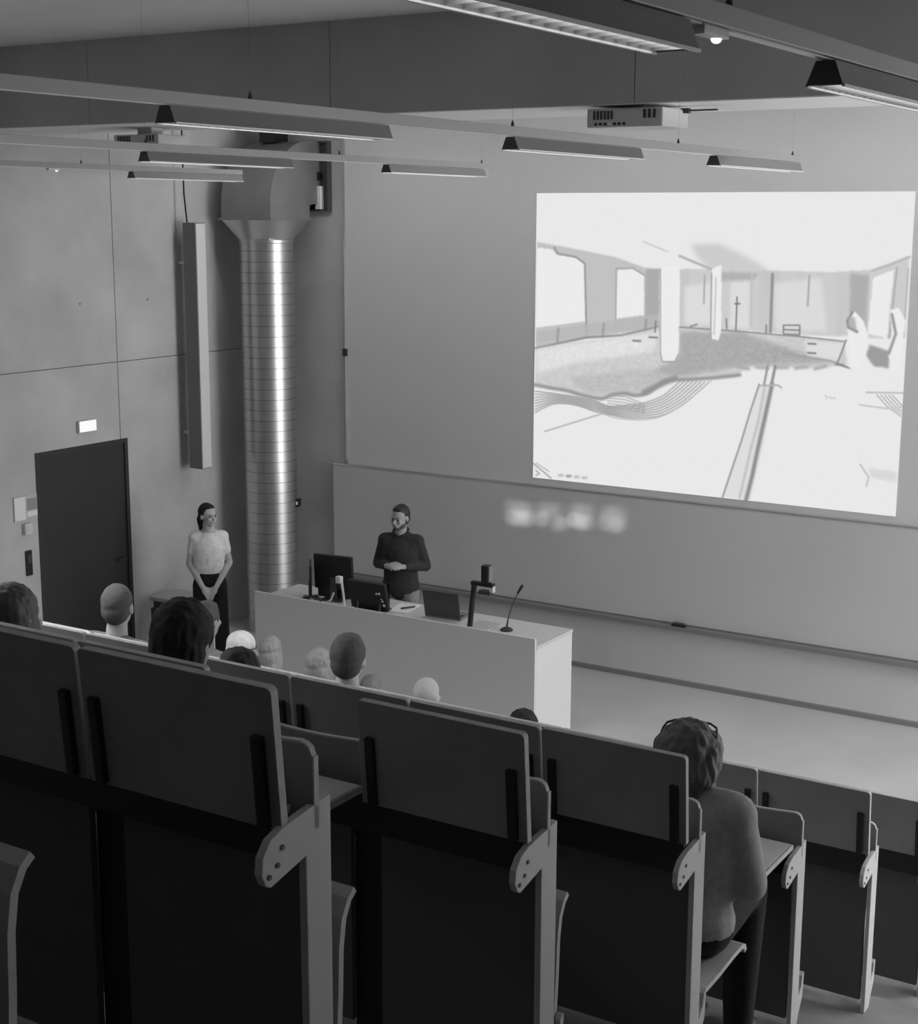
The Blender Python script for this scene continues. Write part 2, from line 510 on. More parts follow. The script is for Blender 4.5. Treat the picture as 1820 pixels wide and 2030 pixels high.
# columns
fill([(625, 385), (718, 385), (716, 780), (720, 790), (700, 825), (640, 825), (628, 785)], LT, 1)
line([(628, 400), (632, 785), (642, 828), (700, 828), (718, 790)], 0.62, 5, 0.8)
fill([(866, 400), (910, 380), (912, 690), (900, 730), (868, 722)], LT, 1)
line([(864, 420), (864, 715)], 0.66, 5); line([(885, 440), (880, 700)], 0.78, 5)
line([(550, 275), (660, 320)], 0.80, 5); line([(715, 340), (860, 400)], 0.70, 8)
# standing bits at the back wall
line([(1145, 425), (1140, 690)], 0.56, 9); line([(983, 530), (980, 680)], 0.48, 5); line([(975, 560), (995, 560)], 0.5, 6)
line([(833, 430), (830, 560)], 0.66, 5); line([(1315, 430), (1310, 570)], 0.66, 6); line([(1050, 430), (1050, 660)], 0.76, 6)
for pts in ([(1200, 660), (1275, 660), (1275, 705), (1200, 700), (1200, 660)], [(1205, 680), (1275, 683)], [(935, 630), (938, 675)], [(1120, 660), (1120, 695)], [(770, 665), (800, 655)], [(610, 640), (606, 690)]):
    line(pts, 0.52, 5)
# two workers in white
fill([(1500, 605), (1530, 598), (1570, 640), (1590, 700), (1580, 800), (1560, 860), (1520, 855), (1510, 760), (1495, 680)], LT, 1)
line([(1515, 602), (1495, 640), (1500, 670), (1540, 690)], 0.55, 9); line([(1490, 730), (1470, 790), (1450, 840), (1500, 855)], 0.55, 6)
fill([(1495, 620), (1530, 625), (1540, 690), (1500, 670)], 0.66, 3, 0.8)
fill([(1600, 750), (1690, 780), (1690, 860), (1620, 850), (1585, 800)], 0.62, 3)
fill([(1690, 590), (1730, 580), (1765, 640), (1745, 800), (1735, 875), (1705, 875), (1695, 760), (1700, 680)], LT, 1)
line([(1700, 610), (1720, 700), (1690, 790)], 0.56, 9, 0.9)
# bottom right bits
line([(1590, 972), (1760, 975)], 0.72, 5)
for k in range(5):
    line([(1640 + 18 * k, 985), (1690 + 18 * k, 1040), (1755, 1085 - 14 * k)], 0.64, 4, 0.8)
line([(1560, 1030), (1690, 1048)], 0.76, 5)
line([(1570, 1310), (1610, 1370), (1600, 1410)], 0.76, 6); fill([(1610, 1325), (1740, 1345), (1738, 1395), (1620, 1370)], 0.82, 6, 0.7)
for k in range(4):
    line([(168 + 37 * k, 1358 + 4 * k), (182 + 37 * k, 1358 + 4 * k)], 0.70 if k != 1 else 0.55, 9, 0.8)
line([(60, 1335), (75, 1350), (60, 1358)], 0.66, 5)
for k in range(3):
    line([(1400 + 18 * k, 985 + 7 * k), (1408 + 18 * k, 1000)], 0.74, 5, 0.7)
img = np.clip(img, 0.4, 0.94)
lin = np.where(img <= 0.04045, img / 12.92, ((img + 0.055) / 1.055) ** 2.4)
me = bpy.data.meshes.new('projected_picture')
gx = SX0 + U * (SX1 - SX0)
gz = SZ1 + V * (SZ0 - SZ1)
pts = np.stack([gx.ravel(), np.full(gx.size, -0.016), gz.ravel()], 1)
idx = np.arange(NX * NY).reshape(NY, NX)
fc = np.stack([idx[:-1, :-1].ravel(), idx[1:, :-1].ravel(), idx[1:, 1:].ravel(), idx[:-1, 1:].ravel()], 1)
me.from_pydata(pts.tolist(), [], fc.tolist())
ca = me.color_attributes.new('picture', 'FLOAT_COLOR', 'POINT')
cc = np.ones((NX * NY, 4), np.float32)
cc[:, :3] = lin.ravel()[:, None]
ca.data.foreach_set('color', cc.ravel())
mp = bpy.data.materials.new('projected_light')
mp.use_nodes = True
nt = mp.node_tree
nt.nodes.clear()
at_ = nt.nodes.new('ShaderNodeAttribute'); at_.attribute_name = 'picture'
em = nt.nodes.new('ShaderNodeEmission'); em.inputs['Strength'].default_value = SCREEN_STRENGTH
ou = nt.nodes.new('ShaderNodeOutputMaterial')
nt.links.new(at_.outputs['Color'], em.inputs['Color'])
nt.links.new(em.outputs['Emission'], ou.inputs['Surface'])
ps = thing('projection_screen', 'bright projected photo of an empty building floor on the front wall', 'screen', ((SX0 + SX1) / 2, 0, SZ0))
po = link('projected_picture', me, mp, ps)
po.location = (-(SX0 + SX1) / 2, 0, -SZ0)
b_ = obj('screen_sheet', MB().box(SX0, SX1, -0.0155, -0.0125, SZ0, SZ1), M_white, ps)
b_.location = po.location

# ================================================================== LEFT WALL / CORNER THINGS
t = thing('exit_sign', 'small glowing white exit sign box above the dark door', 'sign', (0, -2.70, 2.39))
obj('housing', MB().box(0.001, 0.035, -0.115, 0.115, 0.0, 0.115), M_lgrey, t, bevel=0.004)
obj('lit_face', MB().box(0.035, 0.04, -0.108, 0.108, 0.006, 0.109), M_exit, t)

t = thing('notice_board', 'pale notice sheets in a frame on the concrete wall left of the door', 'notice', (0, -3.49, 1.66))
obj('backing', MB().box(0.001, 0.012, -0.155, 0.125, -0.01, 0.225), mat('notice_back', 0.52, 0.7), t)
obj('sheet', MB().box(0.012, 0.014, -0.15, -0.02, 0.0, 0.215), M_paper, t)
obj('picture_sheet', MB().box(0.012, 0.014, 0.0, 0.12, 0.08, 0.19), mat('notice_print', 0.30, 0.7), t)
obj('caption_strip', MB().box(0.012, 0.014, 0.0, 0.12, 0.02, 0.07), M_paper, t)
t = thing('wall_switch', 'small white switch box on the wall under the notice sheets', 'switch', (0, -3.50, 1.52))
obj('box', MB().box(0.001, 0.045, -0.05, 0.04, 0.0, 0.105), M_lgrey, t, bevel=0.005)
obj('rocker', MB().box(0.045, 0.05, -0.03, 0.02, 0.025, 0.08), M_lgrey, t, bevel=0.002)
t = thing('door_reader', 'narrow black upright panel on the wall beside the dark door', 'panel', (0, -3.50, 1.12))
obj('plate', MB().box(0.001, 0.02, -0.035, 0.035, 0.0, 0.24), M_black, t, bevel=0.004)
obj('keypad', MB().box(0.02, 0.024, -0.02, 0.02, 0.12, 0.2), M_dgrey, t)

t = thing('column_loudspeaker', 'tall narrow grey column loudspeaker hanging on the left concrete wall', 'loudspeaker', (0.22, -1.31, 1.86))
obj('cabinet', MB().box(-0.085, 0.085, -0.075, 0.075, 0.0, 2.52), mat('speaker_shade_tone', 0.20, 0.6), t, bevel=0.006)  # cabinet colour darkened to stand in for shade on its front
obj('grille', MB().box(0.085, 0.092, -0.068, 0.068, 0.01, 2.51), mat('speaker_lit_tone', 0.70, 0.6), t)  # paler colour stands in for light falling on the right side
obj('wall_bracket', MB().box(-0.219, -0.085, -0.02, 0.02, 2.1, 2.13), M_lgrey, t)
obj('wall_bracket', MB().box(-0.219, -0.085, -0.02, 0.02, 0.35, 0.38), M_lgrey, t)
obj('cable', MB().tube([(-0.06, -0.03, 2.52), (-0.09, -0.03, 2.8), (-0.10, -0.03, 4.0)], 0.008, 6), M_black, t)

# ventilation duct in the corner
DC = (0.54, -0.55)
t = thing('ventilation_duct', 'shiny round metal ventilation duct with square elbow standing in the corner', 'duct', (DC[0], DC[1], 0))
obj('round_duct', MB().lathe([(0.28, 0.0), (0.28, 4.2)], 96), M_duct, t, True)
me_seam = MB().lathe([(0.2795, 0), (0.2806, 0.0005), (0.2806, 0.0045), (0.2795, 0.005)], 48, cap=False).mesh('seam')
for k in range(1, 38):
    q = link('seam', me_seam, mat('seam_steel', 0.12, 0.5, 0.5), t)
    q.location = (0, 0, 4.2 * k / 38)
obj('collar', MB().lathe([(0.285, 4.17), (0.29, 4.175), (0.29, 4.205), (0.285, 4.21)], 48), M_duct, t, True)
# square-to-round transition
rings = []
hw = 0.325
nseg = 48
for q in (0.0, 1.0):
    r = []
    for k in range(nseg):
        a = 2 * math.pi * k / nseg
        cx_, sy_ = math.cos(a), math.sin(a)
        mx = max(abs(cx_), abs(sy_))
        sq = (hw * cx_ / mx, hw * sy_ / mx)
        ci = (0.28 * cx_, 0.28 * sy_)
        r.append((ci[0] * (1 - q) + sq[0] * q, ci[1] * (1 - q) + sq[1] * q, 4.205 + 0.205 * q))
    rings.append(r)
obj('transition', MB().loft(rings), M_duct, t, True)
obj('flange', MB().box(-hw - 0.02, hw + 0.02, -hw - 0.02, hw + 0.02, 4.405, 4.43), M_sheet, t)
out = [(-hw, 4.43), (-hw, 4.56)]
for k in range(1, 13):
    a = math.radians(90 * k / 12)
    out.append((0.33 - (hw + 0.33) * math.cos(a), 4.56 + (hw + 0.33) * math.sin(a)))
out += [(0.54, 5.215), (0.54, 4.6), (0.33, 4.56), (hw, 4.43)]
obj('elbow', MB().prism(out, 0, -hw, hw), M_sheet, t)
obj('riser', MB().box(-0.16, 0.04, 0.12, 0.34, 5.2, 5.86), M_black, t)

t = thing('wall_speaker', 'dark framed wall box with a small white device beside the duct elbow', 'speaker', (0.85, 0, 4.50))
bx = MB().box(-0.14, -0.12, -0.07, -0.001, 0, 0.72).box(0.12, 0.14, -0.07, -0.001, 0, 0.72).box(-0.12, 0.12, -0.07, -0.001, 0, 0.02).box(-0.12, 0.12, -0.02, -0.001, 0.02, 0.72).box(-0.12, 0.12, -0.07, -0.02, 0.70, 0.72)
obj('frame', bx, mat('speaker_frame', 0.06, 0.6), t)
obj('device', MB().box(-0.02, 0.055, -0.085, -0.025, 0.02, 0.26), M_paper, t, bevel=0.006)
obj('lens', MB().tube([(-0.01, -0.09, 0.36), (-0.01, -0.021, 0.36)], 0.05, 16), M_black, t, True)
obj('bracket', MB().box(-0.02, 0.0, -0.06, -0.02, 0.26, 0.34), M_dgrey, t)

t = thing('duct_sensor', 'tiny black sensor with a white dot on the right side of the duct', 'sensor', (0.794, -0.432, 1.37), math.radians(25))
obj('plate', MB().box(0.0, 0.035, -0.05, 0.05, 0, 0.08), M_black, t, bevel=0.003)
obj('button', MB().box(0.002, 0.02, -0.056, -0.05, 0.025, 0.06), M_paper, t)

t = thing('stool', 'low dark wooden stool with pale seat against the wall behind the standing woman', 'stool', (0.33, -1.85, 0))
obj('seat', MB().box(-0.2, 0.2, -0.2, 0.2, 0.58, 0.62), mat('stool_seat', 0.40, 0.6), t, bevel=0.008)
obj('apron', MB().box(-0.17, 0.17, -0.17, 0.17, 0.50, 0.58), M_dgrey, t)
for sx in (-1, 1):
    for sy in (-1, 1):
        obj('leg', MB().box(0.17 * sx - 0.02, 0.17 * sx + 0.02, 0.17 * sy - 0.02, 0.17 * sy + 0.02, 0, 0.50), M_dgrey, t)

# ================================================================== LECTURER'S DESK
DX0, DX1, DYF, DYB, DH, DS = 1.86, 4.87, -2.45, -1.78, 1.0, 0.93
t = thing('lectern_desk', 'long white lecturer desk with a solid front panel in front of the writing board', 'desk', ((DX0 + DX1) / 2, (DYF + DYB) / 2, 0))
def dk(name, mb, mt, bevel=0.0):
    o = obj(name, mb, mt, t, bevel=bevel)
    o.location = (-t.location.x, -t.location.y, 0)
    return o
dk('front_panel', MB().box(DX0, DX1, DYF, DYF + 0.025, 0, DH), M_desk, 0.003)
dk('desktop', MB().box(DX0 + 0.001, DX1 + 0.005, DYF + 0.026, DYB, DS - 0.03, DS), mat('desktop_laminate', 0.56, 0.5), 0.002)
dk('side_panel', MB().box(DX1 - 0.025, DX1, DYF + 0.026, DYB - 0.005, 0, DS - 0.031), M_desk)
dk('side_panel', MB().box(DX0, DX0 + 0.025, DYF + 0.026, DYB - 0.005, 0, DS - 0.031), M_desk)
dk('inner_panel', MB().box(3.3, 3.32, DYF + 0.03, DYB - 0.05, 0, DS - 0.031), M_desk)

def monitor(name, label, loc, rz, wd, ht, tilt, base=True, bezel=M_black):
    t = thing(name, label, 'monitor', loc, rz)
    rot = Matrix.Rotation(math.radians(tilt), 4, 'X')
    zc = 0.10 if base else 0.015
    pn = obj('back_shell', MB().box(-wd / 2, wd / 2, -0.02, 0.02, 0, ht), bezel, t, bevel=0.008)
    pn.matrix_local = Matrix.Translation((0, 0, zc)) @ rot
    gl = obj('display', MB().box(-wd / 2 + 0.012, wd / 2 - 0.012, 0.0205, 0.023, 0.012, ht - 0.012), mat('display_glass', 0.03, 0.15), t)
    gl.matrix_local = pn.matrix_local.copy()
    if base:
        obj('stand', MB().box(-0.03, 0.03, -0.035, -0.012, 0.012, 0.22), M_dgrey, t)
        obj('foot', MB().box(-0.11, 0.11, -0.09, 0.09, 0, 0.012), M_dgrey, t, bevel=0.003)
    else:
        obj('foot', MB().box(-wd * 0.4, wd * 0.4, -0.06, 0.10, 0, 0.014), M_dgrey, t)
        for sx in (-1, 1):
            obj('prop', MB().tube([(sx * wd * 0.3, -0.045, 0.01), (sx * wd * 0.3, -0.03, 0.09)], 0.008, 6), M_dgrey, t)
    return t, pn

t, pn = monitor('desk_monitor', 'large black monitor seen from behind at the far left of the lecturer desk', (2.52, -2.08, DS), math.radians(8), 0.40, 0.33, 4)
t2, p2 = monitor('touch_panel', 'black tilted control monitor with small white ports beside the white cable stand', (3.02, -2.20, DS), math.radians(2), 0.40, 0.27, 14, base=False)
for (x, z, s) in [(0.10, 0.17, 0.008), (0.13, 0.175, 0.010), (0.155, 0.10, 0.008), (0.165, 0.06, 0.012), (0.145, 0.12, 0.006)]:
    q = obj('port', MB().box(x - s, x + s, -0.023, -0.02, z - s, z + s), M_paper, p2)
t = thing('wide_screen_edge', 'thin black monitor standing edge-on left of the large desk monitor', 'monitor', (2.30, -2.16, DS), math.radians(-52))
obj('back_shell', MB().box(-0.15, 0.15, -0.012, 0.012, 0.06, 0.34), M_black, t, bevel=0.006)
obj('stand', MB().box(-0.02, 0.02, -0.02, -0.012, 0.012, 0.16), M_dgrey, t)
obj('foot', MB().box(-0.07, 0.07, -0.07, 0.07, 0, 0.012), M_dgrey, t)
t = thing('cable_stand', 'slim white slanted stand between the two black desk monitors', 'stand', (2.83, -2.33, DS))
obj('arm', MB().tube([(0.0, -0.01, 0.0), (-0.03, 0.01, 0.13), (-0.07, 0.03, 0.27)], [0.013, 0.012, 0.015], 8), M_lgrey, t, True)
obj('head', MB().box(-0.115, -0.06, 0.0, 0.05, 0.235, 0.30), M_lgrey, t, bevel=0.008)
obj('foot', MB().box(-0.05, 0.05, -0.05, 0.05, 0, 0.01), M_lgrey, t)
t = thing('desk_cables', 'tangle of black and white cables under the large desk monitor', 'cable', (2.5, -2.3, DS))
obj('white_cable', MB().tube([(-0.12, 0.0, 0.006), (-0.06, -0.03, 0.05), (0.02, -0.05, 0.03), (0.06, -0.02, 0.008), (0.14, 0.0, 0.06), (0.16, 0.02, 0.13)], 0.010, 8), M_lgrey, t, True)
obj('black_cable', MB().tube([(-0.25, 0.0, 0.007), (-0.16, -0.05, 0.04), (0.0, -0.03, 0.09), (0.08, -0.06, 0.04), (0.2, -0.01, 0.01)], 0.010, 8), M_black, t, True)
t = thing('laptop', 'open dark grey laptop seen from behind on the lecturer desk', 'laptop', (3.735, -2.10, DS), math.radians(4))
obj('base', MB().box(-0.18, 0.18, 0.0, 0.25, 0, 0.016), M_mgrey, t, bevel=0.004)
obj('keyboard', MB().box(-0.15, 0.15, 0.03, 0.14, 0.0162, 0.018), M_black, t)
lid = obj('lid', MB().box(-0.18, 0.18, -0.006, 0.004, 0, 0.25), mat('laptop_lid', 0.085, 0.4, 0.3), t, bevel=0.003)
lid.matrix_local = Matrix.Translation((0, 0, 0.014)) @ Matrix.Rotation(math.radians(12), 4, 'X')
t = thing('document_camera', 'black document camera with an upright arm and overhead head on the desk', 'document camera', (4.09, -2.22, DS))
obj('base', MB().box(-0.03, 0.20, -0.05, 0.22, 0, 0.014), mat('doc_base', 0.45, 0.5), t, bevel=0.005)
obj('column', MB().tube([(0, 0, 0), (0.02, 0.0, 0.2), (0.045, 0.0, 0.41)], 0.024, 12), M_black, t, True)
obj('arm', MB().box(0.02, 0.24, -0.025, 0.025, 0.39, 0.425), M_black, t, bevel=0.005)
hd = obj('camera_head', MB().box(0.13, 0.20, -0.035, 0.035, 0.425, 0.58), M_black, t, bevel=0.008)
obj('head_side', MB().box(0.201, 0.212, -0.03, 0.03, 0.44, 0.575), M_mgrey, hd)
obj('lamp_arm', MB().box(0.205, 0.245, -0.02, 0.02, 0.345, 0.40), M_lgrey, t, bevel=0.005)
obj('lamp', MB().box(0.10, 0.22, -0.03, 0.04, 0.32, 0.355), M_dgrey, t, bevel=0.006)
t = thing('gooseneck_microphone', 'thin gooseneck microphone on a round black foot at the right of the desk', 'microphone', (4.41, -2.13, DS))
obj('foot', MB().lathe([(0.055, 0), (0.055, 0.012), (0.04, 0.022), (0.02, 0.03)], 24), M_black, t, True)
obj('neck', MB().tube([(0, 0, 0.02), (0.01, 0.005, 0.10), (0.04, 0.02, 0.22), (0.085, 0.045, 0.34)], [0.010, 0.006, 0.005, 0.005], 8), M_dgrey, t, True)
obj('capsule', MB().cap((0.085, 0.045, 0.34), 0.010, (0.115, 0.06, 0.40), 0.013), M_black, t, True)
t = thing('paper_sheet', 'white paper sheet lying on the desk in front of the man', 'paper', (3.24, -1.98, DS + 0.0005), math.radians(10))
obj('sheet', MB().box(-0.105, 0.105, -0.15, 0.15, 0, 0.002), M_paper, t)
t = thing('marker_pen', 'black marker pen lying on the white paper sheet', 'pen', (3.28, -1.99, DS + 0.0115), math.radians(60))
obj('barrel', MB().cap((-0.06, 0, 0), 0.009, (0.03, 0, 0), 0.009), M_black, t, True)
obj('pen_cap', MB().cap((0.03, 0, 0), 0.0098, (0.07, 0, 0), 0.009), M_dgrey, t, True)
t = thing('cable_loop', 'thin dark cable winding along the front edge of the desk', 'cable', (3.5, -2.38, DS))
pth = [(-0.30 + 0.05 * k, 0.012 * math.sin(k * 1.7), 0.006) for k in range(12)] + [(0.35, 0.03, 0.006), (0.55, 0.10, 0.006), (0.72, 0.02, 0.006), (0.86, 0.06, 0.006)]
obj('cable_run', MB().tube(pth, 0.006, 6), M_dgrey, t, True)

# ================================================================== CEILING RAILS, LUMINAIRES, PROJECTORS
RZ0, RZ1 = 4.835, 4.88
rails = {'right-hand': (9.458, -15.5, -4.0), 'longest middle': (6.988, -15.5, -2.56), 'second left': (4.198, -15.5, -2.13), 'far left': (1.098, -12.0, -1.6)}
lums = {'right-hand': [(-11.6, -10.22), (-9.35, -7.97)], 'longest middle': [(-8.99, -7.66), (-6.60, -5.19), (-4.09, -2.58)],
        'second left': [(-6.17, -4.78), (-3.62, -2.25)], 'far left': [(-3.08, -1.61)]}
ordw = ['first', 'second', 'third', 'fourth', 'fifth', 'sixth', 'seventh', 'eighth', 'ninth', 'tenth', 'eleventh', 'twelfth', 'thirteenth', 'fourteenth', 'fifteenth', 'sixteenth']
TOPW, BOTW, LH = 0.024, 0.046, 0.058
blade_mesh = None
for rn, (rx, ya, yb) in rails.items():
    t = thing('light_rail', 'pale %s lighting rail hung from wires below the ceiling' % rn, 'rail', (rx, ya, RZ0), group='ceiling lighting rails')
    obj('rail_profile', MB().box(-0.026, 0.026, 0, yb - ya, 0, RZ1 - RZ0), M_rail, t, bevel=0.003)
    obj('underside_strip', MB().box(-0.012, 0.012, 0.01, yb - ya - 0.01, -0.003, 0.0), mat('rail_strip', 0.72, 0.4), t)
    yy = yb - 0.12
    while yy > ya:
        obj('hanger', MB().lathe([(0.008, RZ1 - RZ0), (0.008, RZ1 - RZ0 + 0.012), (0.002, RZ1 - RZ0 + 0.03)], 8, 0, yy - ya), M_dgrey, t, True)
        top = BZ if BY0 < yy < BY1 else CEIL
        obj('wire', MB().tube([(0, yy - ya, RZ1 - RZ0 + 0.04), (0, yy - ya, top - RZ0)], 0.0006, 5), M_mgrey, t)
        yy -= 1.95
    for n, (a, b) in enumerate(lums[rn]):
        pos = {'right-hand': ['nearest the camera', 'near the right edge'], 'longest middle': ['at its left', 'in its middle', 'at its far end'],
               'second left': ['at its left', 'at its far end'], 'far left': ['at its end']}[rn][n]
        L = thing('rail_luminaire', 'trapezoid louvred luminaire under the %s rail, %s' % (rn, pos), 'luminaire', (rx, a, RZ0 - LH - 0.004), group='rail luminaires')
        ln = b - a
        th = 0.004
        s = MB()
        for sx in (-1, 1):
            s.prism([(sx * TOPW, LH), (sx * BOTW, 0.0), (sx * (BOTW - th), 0.0), (sx * (TOPW - th), LH - th)], 1, 0, ln)
        s.box(-TOPW, TOPW, 0, ln, LH - 0.004, LH - 0.0005)
        obj('housing', s, M_lum, L)
        for yy in (0.0, ln - 0.004):
            obj('end_cap', MB().prism([(-TOPW, LH - 0.001), (TOPW, LH - 0.001), (BOTW, 0.0), (-BOTW, 0.0)], 1, yy - 0.002, yy + 0.002), mat('end_cap_paint', 0.09, 0.6) if yy == 0 else M_lum, L)
        obj('tube_lamp', MB().tube([(0, 0.03, LH * 0.62), (0, ln - 0.03, LH * 0.62)], 0.008, 8), M_glow, L, True)
        for sx in (-1, 1):
            obj('lip', MB().box(sx * BOTW - 0.004, sx * BOTW + 0.004, 0.002, ln - 0.002, -0.004, 0.002), mat('lip_paint', 0.7, 0.4), L)
        ld = bpy.data.lights.new('luminaire_light', 'AREA')
        ld.shape = 'RECTANGLE'
        ld.size, ld.size_y = 0.05, ln - 0.06
        ld.energy = LUM_W
        lo = bpy.data.objects.new('luminaire_light', ld)
        C.objects.link(lo)
        lo.parent = L
        lo.location = (0, ln / 2, 0.022)
        nb = 26
        if rn == 'right-hand':
            bmh = MB().prism([(-BOTW + 0.004, 0.001), (BOTW - 0.004, 0.001), (BOTW - 0.012, 0.02), (-BOTW + 0.012, 0.02)], 1, -0.0015, 0.0015).mesh('blade')
            for k in range(nb):
                q = link('blade', bmh, M_alu, L)
                q.location = (0, ln * (k + 0.5) / nb, 0)
        else:
            s = MB()
            for k in range(nb):
                y_ = ln * (k + 0.5) / nb
                s.prism([(-BOTW + 0.004, 0.001), (BOTW - 0.004, 0.001), (BOTW - 0.012, 0.02), (-BOTW + 0.012, 0.02)], 1, y_ - 0.0015, y_ + 0.0015)
            q = obj('louvre', s, M_alu, L)
            q['kind'] = 'stuff'
# lit aisle rail to the right of the frame
t = thing('light_rail', 'pale lighting rail over the aisle beyond the right edge', 'rail', (12.0, -8.0, RZ0), group='ceiling lighting rails')
obj('rail_profile', MB().box(-0.026, 0.026, 0, 6.0, 0, RZ1 - RZ0), M_rail, t, bevel=0.003)
for yy in (0.5, 3.0, 5.5):
    obj('wire', MB().tube([(0, yy, RZ1 - RZ0), (0, yy, CEIL - RZ0)], 0.001, 5), M_lgrey, t)
for k, (x_, y0, pw, wh) in enumerate([(12.0, -6.6, AISLE_W, 'lit luminaire over the aisle beyond the right edge, far from the front wall'),
                                     (12.0, -4.4, AISLE_W, 'lit luminaire over the aisle beyond the right edge, close to the front wall'),
                                     (4.198, -9.3, LEFT_FILL_W, 'added unseen fill luminaire beyond the left edge over the middle rows'),  # these last two are fill lamps added out of view
                                     (4.198, -11.5, LEFT_FILL_W, 'added unseen fill luminaire beyond the left edge over the rearmost rows')]):
    L = thing('rail_luminaire', wh, 'luminaire', (x_, y0, RZ0 - LH - 0.004), group='rail luminaires')
    s_ = MB()
    for sx in (-1, 1):
        s_.prism([(sx * TOPW, LH), (sx * BOTW, 0.0), (sx * (BOTW - 0.004), 0.0), (sx * (TOPW - 0.004), LH - 0.004)], 1, 0, 1.4)
    s_.box(-TOPW, TOPW, 0, 1.4, LH - 0.004, LH - 0.0005)
    obj('housing', s_, M_lum, L)
    obj('diffuser', MB().box(-BOTW + 0.005, BOTW - 0.005, 0.01, 1.39, 0.012, 0.016), M_lgrey, L)
    ld = bpy.data.lights.new('luminaire_light', 'AREA')
    ld.shape = 'RECTANGLE'
    ld.size, ld.size_y = 0.08, 1.38
    ld.energy = pw
    ld.spread = math.radians(140 if k > 1 else 125)
    lo = bpy.data.objects.new('luminaire_light', ld)
    C.objects.link(lo)
    lo.parent = L
    lo.location = (0, 0.7, 0.008)
# small spots on rails
def railspot(rx, y, label):
    t = thing('rail_spot', label, 'spotlight', (rx, y, RZ0))
    obj('adapter', MB().box(-0.016, 0.016, -0.10, 0.03, -0.02, 0.0), M_lgrey, t, bevel=0.003)
    obj('lamp', MB().ell((0, 0.0, -0.020), (0.011, 0.014, 0.010)), M_spotglow, t, True)
    return t
sp1 = railspot(9.458, -10.03, 'bright little spotlight under the right-hand lighting rail')
sp2 = railspot(1.098, -3.95, 'bright little spotlight under the far left lighting rail')
# added narrow beams at the right-hand spot draw soft light patches on the board
PATCH_BEAMS = [(240, 330, 3), (340, 340, 3), (430, 340, 3), (200, 190, 1), (290, 190, 1), (430, 225, 1), (360, 220, 1), (620, 340, 3), (630, 200, 1), (810, 225, 1), (720, 240, 1),
        (820, 400, 2), (900, 390, 2), (1040, 350, 3), (1130, 380, 3), (1210, 380, 2), (1040, 220, 1), (1220, 240, 1), (1130, 230, 1),
        (1430, 380, 2), (1540, 410, 2), (1610, 400, 2), (1440, 250, 1), (1620, 280, 1), (1530, 260, 1)]
for k, (bx_, bz_, lev) in enumerate(PATCH_BEAMS):      # one added beam per entry: pattern units to metres on the board
    x = 2.920 + bx_ * 0.000872 + 0.146
    z = 1.7105 - bz_ * 0.00077 - 0.02 + bx_ * 0.000083
    ld = bpy.data.lights.new('patch_beam', 'SPOT')
    ld.energy = {1: 800, 2: 1100, 3: 1900}[lev]
    ld.spot_size = math.radians(0.82)
    ld.spot_blend = 1.0
    ld.shadow_soft_size = 0.015
    lo = bpy.data.objects.new('patch_beam', ld)
    C.objects.link(lo)
    p = Vector((0, 0.02, -0.06))
    lo.parent = sp1
    lo.location = p
    d_ = Vector((x, -0.06, z)) - (Vector(sp1.location) + p)
    lo.rotation_euler = d_.to_track_quat('-Z', 'Y').to_euler()

def projector(label, loc, wd, dp, ht, mt, arm=True):
    t = thing('ceiling_projector', label, 'projector', loc)
    b = obj('body', MB().box(-wd / 2, wd / 2, 0, dp, 0, ht), mt, t, bevel=0.012)
    for k in range(6):
        obj('vent', MB().box(-wd / 2 + 0.05 + k * 0.026, -wd / 2 + 0.066 + k * 0.026, -0.004, 0.001, ht * 0.42, ht * 0.88), M_dgrey, t)
    for k in range(3):
        obj('vent', MB().box(wd / 2 - 0.14 + k * 0.035, wd / 2 - 0.12 + k * 0.035, -0.004, 0.001, ht * 0.45, ht * 0.9), M_dgrey, t)
    for k in range(7):
        obj('port', MB().box(-wd / 2 + 0.06 + k * 0.035, -wd / 2 + 0.08 + k * 0.035, -0.004, 0.001, ht * 0.12, ht * 0.25), M_black if k != 3 else M_paper, t)
    obj('lens', MB().tube([(0.08, dp - 0.01, ht * 0.5), (0.08, dp + 0.03, ht * 0.5)], 0.045, 20), M_black, t, True)
    obj('mount_plate', MB().box(-0.08, 0.08, dp * 0.3, dp * 0.7, ht, BZ - loc[2] - 0.005), M_lgrey, t)
    if arm:
        obj('mount_arm', MB().box(wd / 2 + 0.02, wd / 2 + 0.24, dp * 0.8, dp * 0.86, ht * 0.90, ht * 0.98).box(wd / 2 - 0.02, wd / 2 + 0.04, dp * 0.78, dp * 0.88, ht * 0.8, ht * 1.06), M_dgrey, t)
    return t
projector('white ceiling projector under the beam seen from its vented back', (6.16, -3.66, 5.045), 0.56, 0.42, 0.125, mat('projector_white', 0.55, 0.5))
projector('second projector hung at the left end of the beam above the rails', (1.38, -3.30, 5.02), 0.52, 0.36, 0.11, mat('projector_grey', 0.5, 0.5), arm=False)

# ================================================================== LECTURE SEATING
MODW = 0.50
PLATE = [(-0.0, 0.755), (-0.145, 0.738), (-0.185, 0.725), (-0.208, 0.698), (-0.212, 0.665), (-0.200, 0.640), (-0.185, 0.632), (-0.080, 0.655), (-0.076, 0.0), (-0.006, 0.0),
         (0.010, 0.045), (0.048, 0.10), (0.056, 0.20), (0.036, 0.19), (0.026, 0.15), (0.000, 0.12)]
def rounded(wd, ht, r, n=5):
    """outline of a panel with rounded upper corners (x, z)"""
    pts = [(0, 0), (wd, 0)]
    for k in range(n + 1):
        a = math.radians(90 * k / n)
        pts.append((wd - r + r * math.cos(a), ht - r + r * math.sin(a)))
    for k in range(n + 1):
        a = math.radians(90 + 90 * k / n)
        pts.append((r + r * math.cos(a), ht - r + r * math.sin(a)))
    return pts
FW, FH = MODW - 0.012, 0.285
